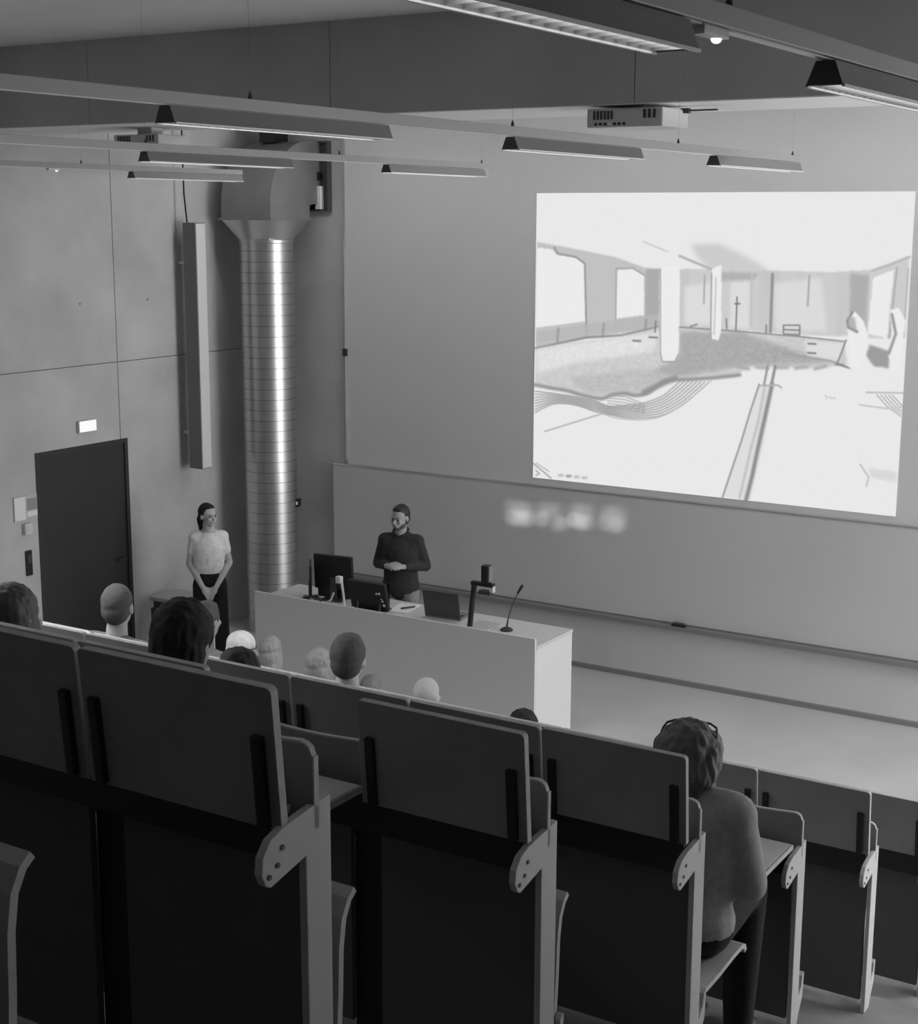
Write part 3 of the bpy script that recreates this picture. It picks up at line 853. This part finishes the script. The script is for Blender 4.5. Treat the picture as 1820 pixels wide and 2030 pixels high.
me_flap = MB().prism(rounded(FW, FH, 0.012), 1, -0.009, 0.009).mesh('writing_flap')
# edging strip around the flap: thin rim
rim = []
op = rounded(FW + 0.004, FH + 0.002, 0.013)
ip = rounded(FW, FH, 0.012)
sb_ = MB()
n = len(op)
vs = [(p[0] - 0.002, -0.0095, p[1]) for p in op] + [(p[0] - 0.002, 0.0095, p[1]) for p in op] + [(p[0], -0.0095, p[1]) for p in ip] + [(p[0], 0.0095, p[1]) for p in ip]
fs = []
for i in range(1, n):
    j = (i + 1) % n
    fs += [(i, j, n + j, n + i), (i, 2 * n + i, 2 * n + j, j), (n + i, n + j, 3 * n + j, 3 * n + i)]
me_rim = sb_.add(vs, fs).mesh('edge_trim')
me_wsurf = MB().box(0.004, FW - 0.004, 0.009, 0.0105, 0.004, FH - 0.016).mesh('writing_surface')
me_slot = MB().box(-0.013, 0.013, -0.012, 0.004, 0, 0.185).mesh('hinge_bar', bevel=0.004)
# curved backrest board
def curved_board(x0, x1, z0, z1, th, sag, rim=0.0, r=0.03):
    us = [0, 0.012, 0.03, 0.055] + [0.1 * k for k in range(1, 10)] + [0.945, 0.97, 0.988, 1]
    rings = []
    for u in us:
        x = x0 + (x1 - x0) * u
        y = sag * (1 - (2 * u - 1) ** 2)
        e = min(u, 1 - u) * (x1 - x0)
        zt = z1 - (r - math.sqrt(max(r * r - (r - e) ** 2, 0)) if e < r else 0.0)
        if rim:
            rings.append([(x, y - 0.001, zt - 0.001), (x, y + th + 0.001, zt - 0.001), (x, y + th + 0.001, zt + rim), (x, y - 0.001, zt + rim)])
        else:
            rings.append([(x, y, z0), (x, y + th, z0), (x, y + th, zt), (x, y, zt)])
    return MB().loft(rings)
me_back = curved_board(-MODW + 0.03, -0.004, 0.70, 0.872, 0.012, -0.035).mesh('backrest')
me_backedge = curved_board(-MODW + 0.03, -0.004, 0.70, 0.872, 0.012, -0.035, rim=0.004).mesh('backrest_edge')
me_backend = MB().box(-0.004, 0.0, -0.001, 0.013, 0.70, 0.846).mesh('backrest_end')
# seat shell, profile in (y,z): folded up / down
def shell(prof, th, x0, x1):
    b = MB()
    P = [Vector((0, p[0], p[1])) for p in prof]
    top, bot = [], []
    for i, p in enumerate(P):
        d = (P[min(i + 1, len(P) - 1)] - P[max(i - 1, 0)]).normalized()
        nrm = Vector((0, -d.z, d.y))
        top.append((p.y + nrm.y * th / 2, p.z + nrm.z * th / 2))
        bot.append((p.y - nrm.y * th / 2, p.z - nrm.z * th / 2))
    b.prism(top + bot[::-1], 0, x0, x1)
    return b
up_prof = [(0.030, 0.13), (0.045, 0.20), (0.052, 0.30), (0.056, 0.40), (0.066, 0.46), (0.085, 0.495), (0.105, 0.51)]
me_seat_up = shell(up_prof, 0.016, -MODW + 0.05, -0.02).mesh('seat')
up2 = [(0.020, 0.13), (0.010, 0.25), (0.004, 0.38), (0.006, 0.44), (0.018, 0.47)]
me_seat_up2 = shell(up2, 0.014, -MODW + 0.05, -0.04).mesh('seat')
dn_prof = [(0.045, 0.17), (0.12, 0.165), (0.22, 0.168), (0.34, 0.178), (0.42, 0.18), (0.445, 0.170), (0.452, 0.150)]
me_seat_dn = shell(dn_prof, 0.018, -MODW + 0.05, -0.02).mesh('seat')
me_support = MB().prism([(0.03, 0.05), (0.06, 0.05), (0.27, 0.14), (0.27, 0.158), (0.04, 0.158)], 0, -0.10, -0.07).mesh('seat_support')
me_leg = MB().prism(PLATE, 0, -0.018, 0.0).mesh('leg', bevel=0.003)
me_gap_fill = MB().box(-0.102, -0.001, -0.036, -0.012, 0.0, 0.70).mesh('leg')  # black filler standing in for the dark gap between modesty panels
me_bolt = MB().tube([(-0.001, 0, 0), (0.0025, 0, 0)], 0.0055, 8).mesh('bolt')
me_mod = MB().box(-MODW + 0.001, -0.10, -0.058, -0.040, 0.05, 0.655).mesh('modesty_panel')
me_mod0 = MB().box(-MODW + 0.001, -0.03, -0.058, -0.040, 0.05, 0.655).mesh('modesty_panel')
me_arm = MB().box(-MODW + 0.0005, -0.0005, -0.125, -0.10, 0.655, 0.765).mesh('gap_shade_rail')  # rail deepened and blackened to stand in for the dark gap under the flap
me_arm0 = MB().box(-MODW + 0.0005, -0.020, -0.125, -0.10, 0.655, 0.765).mesh('gap_shade_rail')

SEATS = {}
def lecture_seat(row, i, flap='up', seat='up', dz=0.0, seatmesh=None):
    x = RX_END - i * MODW
    loc = (x, PY[row], TREAD[row])
    far = 8 - row
    t = thing('lecture_seat', 'dark lecture seat, flap %s, %s from the aisle in the %s row from the desk' % ('up' if flap == 'up' else 'down', ordw[i], ordw[far - 1]), 'seat', loc,
              group='tiered lecture hall seats')
    if flap == 'up':
        M4 = Matrix.Translation((-FW - 0.006, -0.135, 0.765 + dz)) @ Matrix.Rotation(math.radians(5), 4, 'X')
    else:
        M4 = Matrix.Translation((-FW - 0.006, -0.135, 0.775)) @ Matrix.Rotation(math.radians(90), 4, 'X')
    f = link('writing_flap', me_flap, M_flap, t)
    f.matrix_local = M4
    e = link('edge_trim', me_rim, M_edge, f)
    link('writing_surface', me_wsurf, mat('writing_laminate', 0.45, 0.5), f)
    for xx in (0.035, FW - 0.035):
        if flap == 'up':
            s = link('hinge_bar', me_slot, M_slot, f)
            s.location = (xx, -0.012, 0.005)
    b = link('backrest', me_back, M_flap, t)
    b.location = (0, -0.05, 0)
    q = link('edge_trim', me_backedge, M_edge, b)
    q = link('edge_trim', me_backend, M_edge, b)
    if seat == 'down':
        s = link('seat', me_seat_dn, M_ply, t)
        link('seat_support', me_support, M_post, t)
    else:
        s = link('seat', seatmesh or (me_seat_up if row <= 2 else me_seat_up2), M_ply, t)
    lg = link('leg', me_leg, M_post, t) if i == 0 else link('leg', me_gap_fill, M_slot, t)  # seats away from the aisle get the black gap filler
    if i == 0:
        for (yy, zz) in [(-0.15, 0.70), (-0.165, 0.67), (-0.19, 0.655)]:
            q = link('bolt', me_bolt, M_dgrey, lg)
            q.location = (0, yy, zz)
    link('modesty_panel', me_mod if i else me_mod0, M_modesty, t)
    link('gap_shade_rail', me_arm if i else me_arm0, M_slot, t)
    SEATS[(row, i)] = t
    return t

# ================================================================== PEOPLE
def remesh(mb, name, vox, smooth=4, hair=None):
    me = bpy.data.meshes.new(name + '_src')
    me.from_pydata(mb.v, [], mb.f)
    o = bpy.data.objects.new(name + '_src', me)
    C.objects.link(o)
    r = o.modifiers.new('r', 'REMESH')
    r.mode = 'VOXEL'
    r.voxel_size = vox
    s = o.modifiers.new('s', 'SMOOTH')
    s.factor = 0.5
    s.iterations = smooth
    dg = bpy.context.evaluated_depsgraph_get()
    out = bpy.data.meshes.new_from_object(o.evaluated_get(dg))
    out.name = name
    bpy.data.objects.remove(o, do_unlink=True)
    bpy.data.meshes.remove(me)
    if hair:
        for v in out.vertices:
            n_ = noise.noise(Vector((v.co.x * hair[0], v.co.y * hair[0], v.co.z * hair[0] * 0.25))) + 0.5 * noise.noise(v.co * hair[0] * 0.5)
            v.co += v.normal * (n_ * hair[1])
    out.polygons.foreach_set('use_smooth', [True] * len(out.polygons))
    return out

def hand(b, wrist, fwd, nrm, side, curl=0.5, s=1.0):
    """palm + five fingers. fwd: pointing direction, nrm: back-of-hand normal, side=+1 thumb along +cross"""
    wrist, fwd, nrm = Vector(wrist), Vector(fwd).normalized(), Vector(nrm).normalized()
    lat = fwd.cross(nrm).normalized() * side        # towards the thumb
    nrm = lat.cross(fwd).normalized() * side
    R = Matrix((lat, fwd, nrm)).transposed()
    pc = wrist + fwd * 0.045 * s
    b.ell(pc, (0.040 * s, 0.05 * s, 0.016 * s), R)
    b.cap(wrist - fwd * 0.01, 0.024 * s, wrist + fwd * 0.03, 0.025 * s)
    lens = [0.068, 0.078, 0.072, 0.056]
    for k in range(4):
        base = wrist + fwd * (0.082 - 0.004 * abs(k - 1)) * s + lat * (0.030 - 0.020 * k) * s
        d = fwd
        p = base
        for j, fr in enumerate((0.45, 0.32, 0.23)):
            ang = curl * (0.5 + 0.5 * j)
            d2 = (fwd * math.cos(ang) - nrm * math.sin(ang)).normalized()
            q = p + d2 * lens[k] * fr * s
            b.cap(p, (0.0092 - 0.0008 * j) * s, q, (0.0086 - 0.0008 * j) * s, 8)
            p = q
    p = wrist + fwd * 0.02 * s + lat * 0.030 * s
    d = (fwd * 0.75 + lat * 0.65 - nrm * 0.25).normalized()
    for fr in (0.038, 0.030):
        q = p + d * fr * s
        b.cap(p, 0.0115 * s, q, 0.0100 * s, 8)
        p = q
        d = (d * 0.7 + fwd * 0.5 - nrm * 0.15).normalized()

def head_shapes(b, hc, Rh, s=1.0, infl=0.0):
    def P(x, y, z):
        return hc + Rh @ (Vector((x, y, z)) * s)
    b.ell(P(0, -0.006, 0.022), tuple(s * v + infl for v in (0.076, 0.094, 0.092)), Rh)        # skull
    b.ell(P(0, 0.022, -0.035), tuple(s * v + infl for v in (0.060, 0.066, 0.075)), Rh)        # face
    b.ell(P(0, 0.055, -0.085), tuple(s * v + infl for v in (0.032, 0.030, 0.028)), Rh)        # chin
    if infl == 0:
        b.ell(P(0, 0.083, 0.012), (0.045 * s, 0.012 * s, 0.012 * s), Rh, 10, 6)               # brow
        b.cap(P(0, 0.088, 0.000), 0.008 * s, P(0, 0.106, -0.034), 0.013 * s, 8)               # nose
        for sx in (-1, 1):
            b.ell(P(sx * 0.036, 0.070, -0.028), (0.024 * s, 0.018 * s, 0.02 * s), Rh, 10, 6)  # cheek
            b.ell(P(sx * 0.077, -0.008, -0.012), (0.009 * s, 0.020 * s, 0.032 * s), Rh, 10, 6)  # ear
        b.ell(P(0, 0.086, -0.062), (0.026 * s, 0.011 * s, 0.010 * s), Rh, 10, 6)              # lips
    return P

def body_mesh(J, name, vox, hands=True):
    b = MB()
    g = J.get('girth', 1.0)
    torso(b, J, 0.0)
    b.cap(J['neck0'], 0.062 * g, J['neck1'], 0.056)
    head_shapes(b, J['head'], J['Rh'], J.get('hs', 1.0))
    for s in (0, 1):
        b.cap(J['sh'][s], 0.052 * g, J['el'][s], 0.040 * g)
        b.cap(J['el'][s], 0.040 * g, J['wr'][s], 0.026)
        hd = J['hand'][s]
        hand(b, J['wr'][s], hd[0], hd[1], hd[2], hd[3])
        b.cap(J['hip'][s], 0.082 * g, J['kn'][s], 0.056 * g)
        b.cap(J['kn'][s], 0.054 * g, J['an'][s], 0.038)
        a = Vector(J['an'][s])
        tdir = Vector(J['toe'])
        b.cap(a + Vector((0, 0, -0.045)) - tdir * 0.05, 0.032, a + Vector((0, 0, -0.052)) + tdir * 0.16, 0.026)
    return remesh(b, name, vox, 3)

def torso(b, J, infl, neck=None, tuck=False):
    g = J.get('girth', 1.0)
    pel, wa, ch, s0, s1 = [Vector(J[k]) for k in ('pelvis', 'waist', 'chest')] + [Vector(J['sh'][0]), Vector(J['sh'][1])]
    neck = infl if neck is None else neck
    if not tuck:
        b.ell(pel, (0.165 * g + infl, 0.115 * g + infl, 0.13 + infl), J['Rt'])
    if not tuck:
        b.ell((pel + wa) / 2, (0.150 * g + infl, 0.105 * g + infl, 0.14 + infl), J['Rt'])
    b.ell(wa, (0.142 * g + infl, 0.100 * g + infl, 0.15 + infl), J['Rt'])
    b.ell((wa + ch) / 2, (0.152 * g + infl, 0.108 * g + infl, 0.15 + infl), J['Rt'])
    b.ell(ch, (0.168 * g + infl, 0.112 * g + infl, 0.16 + infl), J['Rt'])
    mid = (s0 + s1) / 2
    b.cap(s0, 0.056 * g + infl, s1, 0.056 * g + infl)
    for q in (s0, s1):
        inn = mid + (q - mid) * 0.72
        b.cap(inn + Vector((0, 0, -0.03)), 0.072 * g + infl, wa + (q - mid) * 0.42, 0.080 * g + infl)
    b.cap(mid + (s0 - mid) * 0.75, 0.050 + neck, Vector(J['neck0']), 0.056 + neck)
    b.cap(mid + (s1 - mid) * 0.75, 0.050 + neck, Vector(J['neck0']), 0.056 + neck)
    if not tuck:
        for q in (s0, s1):
            b.cap(wa + (q - mid) * 0.45, 0.078 * g + infl, pel + (q - mid) * 0.42, 0.085 * g + infl)
    b.cap(ch, 0.105 * g + infl, pel if not tuck else wa, 0.105 * g + infl)

def shirt_mesh(J, name, vox, sleeve, tuck=False, neck=0.012):
    """sleeve: fraction 0..2 along upper arm + forearm"""
    b = MB()
    torso(b, J, 0.018, neck, tuck)
    g = J.get('girth', 1.0)
    for s in (0, 1):
        S, E_, W2 = [Vector(J[k][s]) for k in ('sh', 'el', 'wr')]
        f1 = min(sleeve, 1.0)
        b.cap(S.lerp(E_, 0.05) + (Vector(J['chest']) - S) * 0.18, 0.062 * g, S.lerp(E_, f1 * 0.6) + (Vector(J['chest']) - S) * 0.12, 0.055 * g)
        b.cap(S, 0.066 * g, S.lerp(E_, f1), (0.066 - 0.012 * f1) * g)
        if sleeve > 1:
            b.cap(E_, 0.053 * g, E_.lerp(W2, sleeve - 1), 0.042)
    return remesh(b, name, vox, 6)

def trousers_mesh(J, name, vox, wide=1.0, length=0.97, high=False):
    b = MB()
    g = J.get('girth', 1.0)
    pel = Vector(J['pelvis'])
    b.ell(pel + Vector((0, 0, -0.02)), (0.178 * g, 0.128 * g, 0.12), J['Rt'])
    if high:
        b.ell(pel + Vector((0, 0, 0.03)), (0.168 * g, 0.122 * g, 0.10), J['Rt'])
    for s in (0, 1):
        H, K, A_ = [Vector(J[k][s]) for k in ('hip', 'kn', 'an')]
        b.cap(H, 0.094 * g, K, 0.070 * g * wide)
        b.cap(K, 0.070 * g * wide, K.lerp(A_, length), 0.056 * wide * wide)
    return remesh(b, name, vox, 3)

def hair_mesh(J, name, style, vox):
    b = MB()
    hc, Rh, s = J['head'], J['Rh'], J.get('hs', 1.0)
    def P(x, y, z):
        return hc + Rh @ (Vector((x, y, z)) * s)
    def E3(c, r):
        b.ell(P(*c), tuple(s * v for v in r), Rh)
    hn = (60, 0.004)
    if style == 'top':
        E3((0, -0.022, 0.036), (0.083, 0.092, 0.090))
        E3((0, 0.016, 0.078), (0.062, 0.056, 0.038))
        E3((0, -0.044, -0.012), (0.077, 0.062, 0.070))
        hn = (110, 0.0015)
    elif style in ('short', 'crop', 'bald'):
        k = {'short': 0.007, 'crop': 0.004, 'bald': 0.0}[style]
        E3((0, -0.014, 0.030), (0.077 + k, 0.092 + k, 0.090 + k))
        E3((0, -0.038, -0.012), (0.072 + k * 0.6, 0.066 + k, 0.075))
        hn = (110, 0.0025)
        if style == 'short':
            E3((0, 0.03, 0.080), (0.055, 0.05, 0.036))
    elif style == 'pony':
        E3((0, -0.024, 0.034), (0.086, 0.093, 0.093))
        E3((0, 0.012, 0.080), (0.062, 0.056, 0.036))
        E3((0, -0.044, -0.010), (0.080, 0.066, 0.078))
        hn = (60, 0.0015)
        b.cap(P(0, -0.10, 0.02), 0.030 * s, P(0.0, -0.135, -0.06), 0.036 * s)
        b.cap(P(0.0, -0.135, -0.06), 0.036 * s, P(0.0, -0.115, -0.19), 0.020 * s)
    elif style == 'long':
        E3((0, -0.016, 0.030), (0.086, 0.100, 0.096))
        E3((0, -0.045, -0.05), (0.090, 0.072, 0.11))
        E3((0, -0.060, -0.16), (0.100, 0.055, 0.13))
        for sx in (-1, 1):
            E3((sx * 0.066, 0.0, -0.08), (0.026, 0.055, 0.13))
        hn = (70, 0.005)
    elif style == 'bob':
        E3((0, -0.016, 0.030), (0.094, 0.106, 0.098))
        E3((0.0, -0.045, -0.03), (0.104, 0.078, 0.085))
        for sx in (-1, 1):
            E3((sx * 0.075, -0.002, 0.010), (0.034, 0.075, 0.075))
            E3((sx * 0.062, -0.010, -0.085), (0.030, 0.050, 0.075))
        E3((0, -0.065, -0.10), (0.065, 0.040, 0.065))
        hn = (55, 0.010)
    elif style == 'full':
        E3((0, -0.018, 0.032), (0.094, 0.106, 0.102))
        E3((0, -0.046, -0.030), (0.092, 0.078, 0.095))
        E3((0, -0.055, -0.085), (0.070, 0.050, 0.060))
        hn = (60, 0.006)
    elif style == 'cap':
        E3((0, -0.010, 0.040), (0.086, 0.102, 0.088))
        E3((0, -0.040, 0.0), (0.083, 0.076, 0.062))
        hn = (40, 0.002)
    return remesh(b, name, vox, 2, hn)

M_skin = mat('skin', 0.36, 0.6, var=0.05, scale=20)
M_skin_l = mat('skin_light', 0.46, 0.6, var=0.05, scale=20)
M_eye = mat('eye_dark', 0.02, 0.2)
M_lip = mat('lip', 0.22, 0.5)
def tone(name, v, rough=0.9):
    return mat(name, v, rough, var=0.12, scale=30, bump=0.25, fine=220)

def rotz(a):
    return Matrix.Rotation(a, 3, 'Z')

def face_parts(J, root, brow=0.04):
    hc, Rh, s = J['head'], J['Rh'], J.get('hs', 1.0)
    P = lambda x, y, z: hc + Rh @ (Vector((x, y, z)) * s)
    for sx in (-1, 1):
        obj('eye', MB().ell(P(sx * 0.030, 0.081, -0.006), (0.013 * s, 0.008 * s, 0.006 * s), Rh, 10, 6), M_eye, root, True)
        obj('eyebrow', MB().cap(P(sx * 0.014, 0.0945, 0.013), 0.004, P(sx * 0.046, 0.080, 0.015), 0.003, 6), tone('brow_hair', brow), root, True)
    obj('mouth', MB().ell(P(0, 0.0945, -0.062), (0.024 * s, 0.004, 0.004), Rh, 10, 6), M_lip, root, True)

def stand_joints(H, elbows, wrists, hands, head_yaw, pitch=0.0, girth=1.0, feet=0.10, shw=0.165):
    k = H / 1.75
    V = lambda x, y, z: Vector((x * k, y * k, z * k))
    J = dict(girth=girth, Rt=Matrix.Identity(3), pelvis=V(0, 0, 0.97), waist=V(0, 0, 1.11), chest=V(0, -0.005, 1.29),
             sh=[V(-shw, -0.015, 1.405), V(shw, -0.015, 1.405)], el=[V(*e) for e in elbows], wr=[V(*e) for e in wrists], hand=hands,
             neck0=V(0, -0.015, 1.46), neck1=V(0, 0.005, 1.57), head=V(0, 0.015, 1.636), hs=k,
             hip=[V(-0.088, 0, 0.92), V(0.088, 0, 0.92)], kn=[V(-feet, 0.01, 0.50), V(feet, 0.01, 0.50)], an=[V(-feet, -0.01, 0.085), V(feet, -0.01, 0.085)], toe=(0, 1, 0))
    J['Rh'] = rotz(head_yaw) @ Matrix.Rotation(pitch, 3, 'X')
    return J

def shoes(J, root, mt, vox=0.008):
    for s in (0, 1):
        a = Vector(J['an'][s])
        td = Vector(J['toe'])
        base = a.z - 0.085 * J.get('hs', 1.0)
        b = MB()
        b.cap(Vector((a.x, a.y, base + 0.045)) - td * 0.05, 0.042, Vector((a.x, a.y, base + 0.045)), 0.042)
        b.cap(Vector((a.x, a.y, base + 0.042)), 0.042, Vector((a.x, a.y, base + 0.036)) + td * 0.17, 0.035)
        link('shoe', remesh(b, 'shoe', 0.012, 3), mt, root)

# --- standing woman
J = stand_joints(1.69, [(-0.200, -0.02, 1.13), (0.200, -0.02, 1.13)], [(-0.065, 0.185, 0.925), (0.065, 0.185, 0.925)],
                 [((0.55, 0.30, -0.75), (0.4, 0.9, 0.3), 1, 0.35), ((-0.55, 0.25, -0.75), (-0.4, 0.9, 0.3), -1, 0.35)], math.radians(38), 0.0, 0.90, shw=0.135)
fd = math.atan2(-0.76, 0.64) - math.pi / 2
t = thing('person', 'standing person in a white T-shirt and dark trousers, hands folded, beside the duct', 'person', (1.02, -2.12, 0), fd, group='people in the hall')
link('body', body_mesh(J, 'body', 0.007), M_skin_l, t)
link('t_shirt', shirt_mesh(J, 't_shirt', 0.010, 0.50, True, -0.006), tone('white_cotton', 0.78), t)
link('trousers', trousers_mesh(J, 'trousers', 0.012, 1.28, high=True), tone('black_cotton', 0.012), t)
link('hair', hair_mesh(J, 'hair', 'pony', 0.007), tone('dark_hair', 0.009, 0.8), t)
face_parts(J, t)
shoes(J, t, M_black)

# --- lecturing man
J = stand_joints(1.76, [(-0.235, -0.04, 1.17), (0.235, -0.04, 1.17)], [(-0.080, 0.19, 1.20), (0.080, 0.19, 1.20)],
                 [((0.85, 0.45, 0.15), (0.1, 0.6, 0.8), 1, 0.75), ((-0.85, 0.45, 0.15), (-0.1, 0.6, 0.8), -1, 0.75)], math.radians(-18), math.radians(-4), 1.03, shw=0.155)
fd = math.atan2(-0.93, 0.30) - math.pi / 2
t = thing('person', 'bearded person in a dark long-sleeved shirt standing behind the desk, hands clasped', 'person', (2.84, -1.45, 0), fd, group='people in the hall')
link('body', body_mesh(J, 'body', 0.007), M_skin, t)
link('shirt', shirt_mesh(J, 'shirt', 0.010, 1.85), tone('dark_shirt', 0.028), t)
link('trousers', trousers_mesh(J, 'trousers', 0.012, 1.0), tone('khaki_cloth', 0.22), t)
link('hair', hair_mesh(J, 'hair', 'top', 0.006), tone('black_hair', 0.012, 0.5), t)
hc, Rh, s_ = J['head'], J['Rh'], J['hs']
b = MB()
b.ell(hc + Rh @ Vector((0, 0.050, -0.090)), (0.040, 0.036, 0.030), Rh)
for sx in (-1, 1):
    b.ell(hc + Rh @ Vector((sx * 0.046, 0.020, -0.070)), (0.018, 0.040, 0.032), Rh)
link('beard', remesh(b, 'beard', 0.006, 2, (120, 0.002)), tone('stubble', 0.09), t)
face_parts(J, t, 0.02)
ncv = Vector(J['neck0'])
obj('collar', MB().tube([ncv + Vector((0.070 * math.sin(a), 0.062 * math.cos(a) + 0.004, 0.045 - 0.045 * max(math.cos(a), -0.3))) for a in [math.radians(v) for v in range(20, 341, 20)]], 0.014, 8), tone('dark_shirt', 0.028), t, True)
shoes(J, t, M_black)

# --- seated audience
def seated(row, hx, htop, style, hair_m, shirt_m, label, yaw=0.0, hs=1.0, lean=0.06, skin=M_skin, glasses=False, pitch=0.0, dy=0.38, face=False, girth=1.0, cloth='shirt'):
    """hx: x of the head, htop: head-top height above the arm of that row"""
    seat_z = ARM[row] - 0.755 + 0.19
    sit = ARM[row] + htop - seat_z               # sitting height
    k = (sit - 0.24) / 0.655
    hy = PY[row] + dy
    V = lambda x, y, z: Vector((x, y, z))
    up = lambda z: 0.10 + (z - 0.10) * k
    J = dict(girth=girth, Rt=Matrix.Identity(3), hs=hs, pelvis=V(0, -lean, 0.10), waist=V(0, -lean * 0.8, up(0.24)), chest=V(0, -lean * 0.4, up(0.41)),
             sh=[V(-0.175, -lean * 0.2, up(0.565)), V(0.175, -lean * 0.2, up(0.565))], el=[V(-0.195 * girth, 0.01, up(0.27)), V(0.195 * girth, 0.01, up(0.27))],
             wr=[V(-0.10, 0.26, up(0.27)), V(0.10, 0.26, up(0.27))],
             hand=[((0.5, 0.85, -0.1), (0, 0.1, 1), 1, 0.5), ((-0.5, 0.85, -0.1), (0, 0.1, 1), -1, 0.5)],
             neck0=V(0, -lean * 0.15, up(0.590)), neck1=V(0, 0.0, sit - 0.215 * hs), head=V(0, 0.012, sit - 0.117 * hs),
             hip=[V(-0.09, -lean, 0.075), V(0.09, -lean, 0.075)], kn=[V(-0.10, 0.34, 0.085), V(0.10, 0.34, 0.085)],
             an=[V(-0.10, 0.32, -0.49), V(0.10, 0.32, -0.49)], toe=(0, 1, 0))
    J['Rh'] = rotz(yaw) @ Matrix.Rotation(pitch, 3, 'X')
    t = thing('person', label, 'person', (hx, hy, seat_z), 0, group='people in the hall')
    link('body', body_mesh(J, 'body', 0.011), skin, t)
    link(cloth, shirt_mesh(J, cloth, 0.013, 1.8), shirt_m, t)
    link('trousers', trousers_mesh(J, 'trousers', 0.015, 1.0), tone('dark_trousers', 0.009), t)
    if style:
        link('knit_cap' if style == 'cap' else 'hair', hair_mesh(J, 'hair', style, 0.008), hair_m, t)
    if face:
        face_parts(J, t)
    if glasses:
        P = lambda x, y, z: J['head'] + J['Rh'] @ Vector((x, y, z))
        obj('glasses', MB().tube([P(-0.098, -0.05, 0.055), P(-0.092, 0.0, 0.088), P(-0.085, 0.03, 0.098), P(-0.06, 0.05, 0.104), P(-0.02, 0.058, 0.104), P(0.02, 0.058, 0.104), P(0.06, 0.05, 0.104), P(0.085, 0.03, 0.098), P(0.092, 0.0, 0.088), P(0.098, -0.05, 0.055)], 0.004, 6), M_black, t, True)
    i = int((RX_END - hx) / MODW)
    OCC.add((row, i))
    return t
OCC = set()
h_dark, h_brown, h_fair, h_grey = tone('dark_hair', 0.009, 0.8), tone('brown_hair', 0.05, 0.5), tone('fair_hair', 0.30, 0.5), tone('grey_hair', 0.16, 0.5)
c_dark, c_mid, c_light = tone('dark_cloth', 0.03), tone('grey_cloth', 0.13), tone('light_cloth', 0.45)
cx_ = CAM.x
seated(2, cx_ - 4.06, 0.205, 'long', h_brown, c_dark, 'seated person with long brown hair at the far left edge', hs=1.05)
seated(4, cx_ - 5.53, 0.37, 'crop', tone('cropped_hair', 0.08), c_mid, 'seated person with cropped hair in front of the dark door', yaw=math.radians(24), hs=1.02)
seated(2, cx_ - 3.25, 0.255, 'full', h_dark, c_dark, 'seated person with thick dark hair in the near left rows', yaw=math.radians(6), hs=1.08)
seated(5, cx_ - 5.80, 0.41, 'short', h_brown, c_mid, 'seated person mostly hidden behind the thick dark head', hs=0.95)
seated(6, cx_ - 6.37, 0.29, 'cap', tone('white_knit', 0.75), c_mid, 'seated person in a white knit cap turned to the right', yaw=math.radians(-70), hs=1.0, face=True)
seated(7, cx_ - 6.93, 0.33, 'long', h_fair, c_light, 'seated person with long fair hair beside the white cap', hs=0.95)
seated(3, cx_ - 3.86, 0.14, 'full', h_dark, c_dark, 'seated person with low dark head between thick dark hair and open flap', hs=0.9)
seated(4, cx_ - 4.04, 0.33, 'short', tone('ash_hair', 0.09), c_mid, 'seated person with short ash hair before the white desk front', yaw=math.radians(20), hs=1.02, skin=M_skin_l)
seated(6, cx_ - 5.72, 0.28, 'long', h_fair, c_light, 'seated person with fair hair half hidden left of the ash-haired head', hs=0.95)
seated(7, cx_ - 6.01, 0.18, 'short', h_grey, c_mid, 'seated person whose small grey-haired crown shows right of the ash-haired head', hs=0.9)
seated(6, cx_ - 4.89, 0.23, None, h_grey, c_light, 'bald seated person low in front of the white desk', hs=1.03, skin=M_skin_l)
seated(6, cx_ - 4.19, 0.14, 'full', h_dark, c_dark, 'seated person whose dark crown barely shows near the desk corner', hs=0.95)
seated(3, cx_ - 1.89, 0.205, 'bob', tone('curly_hair', 0.11, 0.6), tone('knit_sweater', 0.34), 'seated person with bobbed curly hair and sweater at the aisle seat', hs=1.06, glasses=True, girth=1.2, cloth='sweater', yaw=math.radians(12))

# --- place the seats
COUNT = {0: 2, 1: 4, 2: 6, 3: 8, 4: 10, 5: 12, 6: 14, 7: 15}
for row in range(0, 8):
    for i in range(COUNT[row]):
        fl = 'down' if (row, i) in ((4, 0), (2, 1)) else 'up'
        lecture_seat(row, i, fl, 'down' if (row, i) in OCC else 'up', dz={1: -0.038, 2: -0.02}.get(row, 0.0), seatmesh=None)
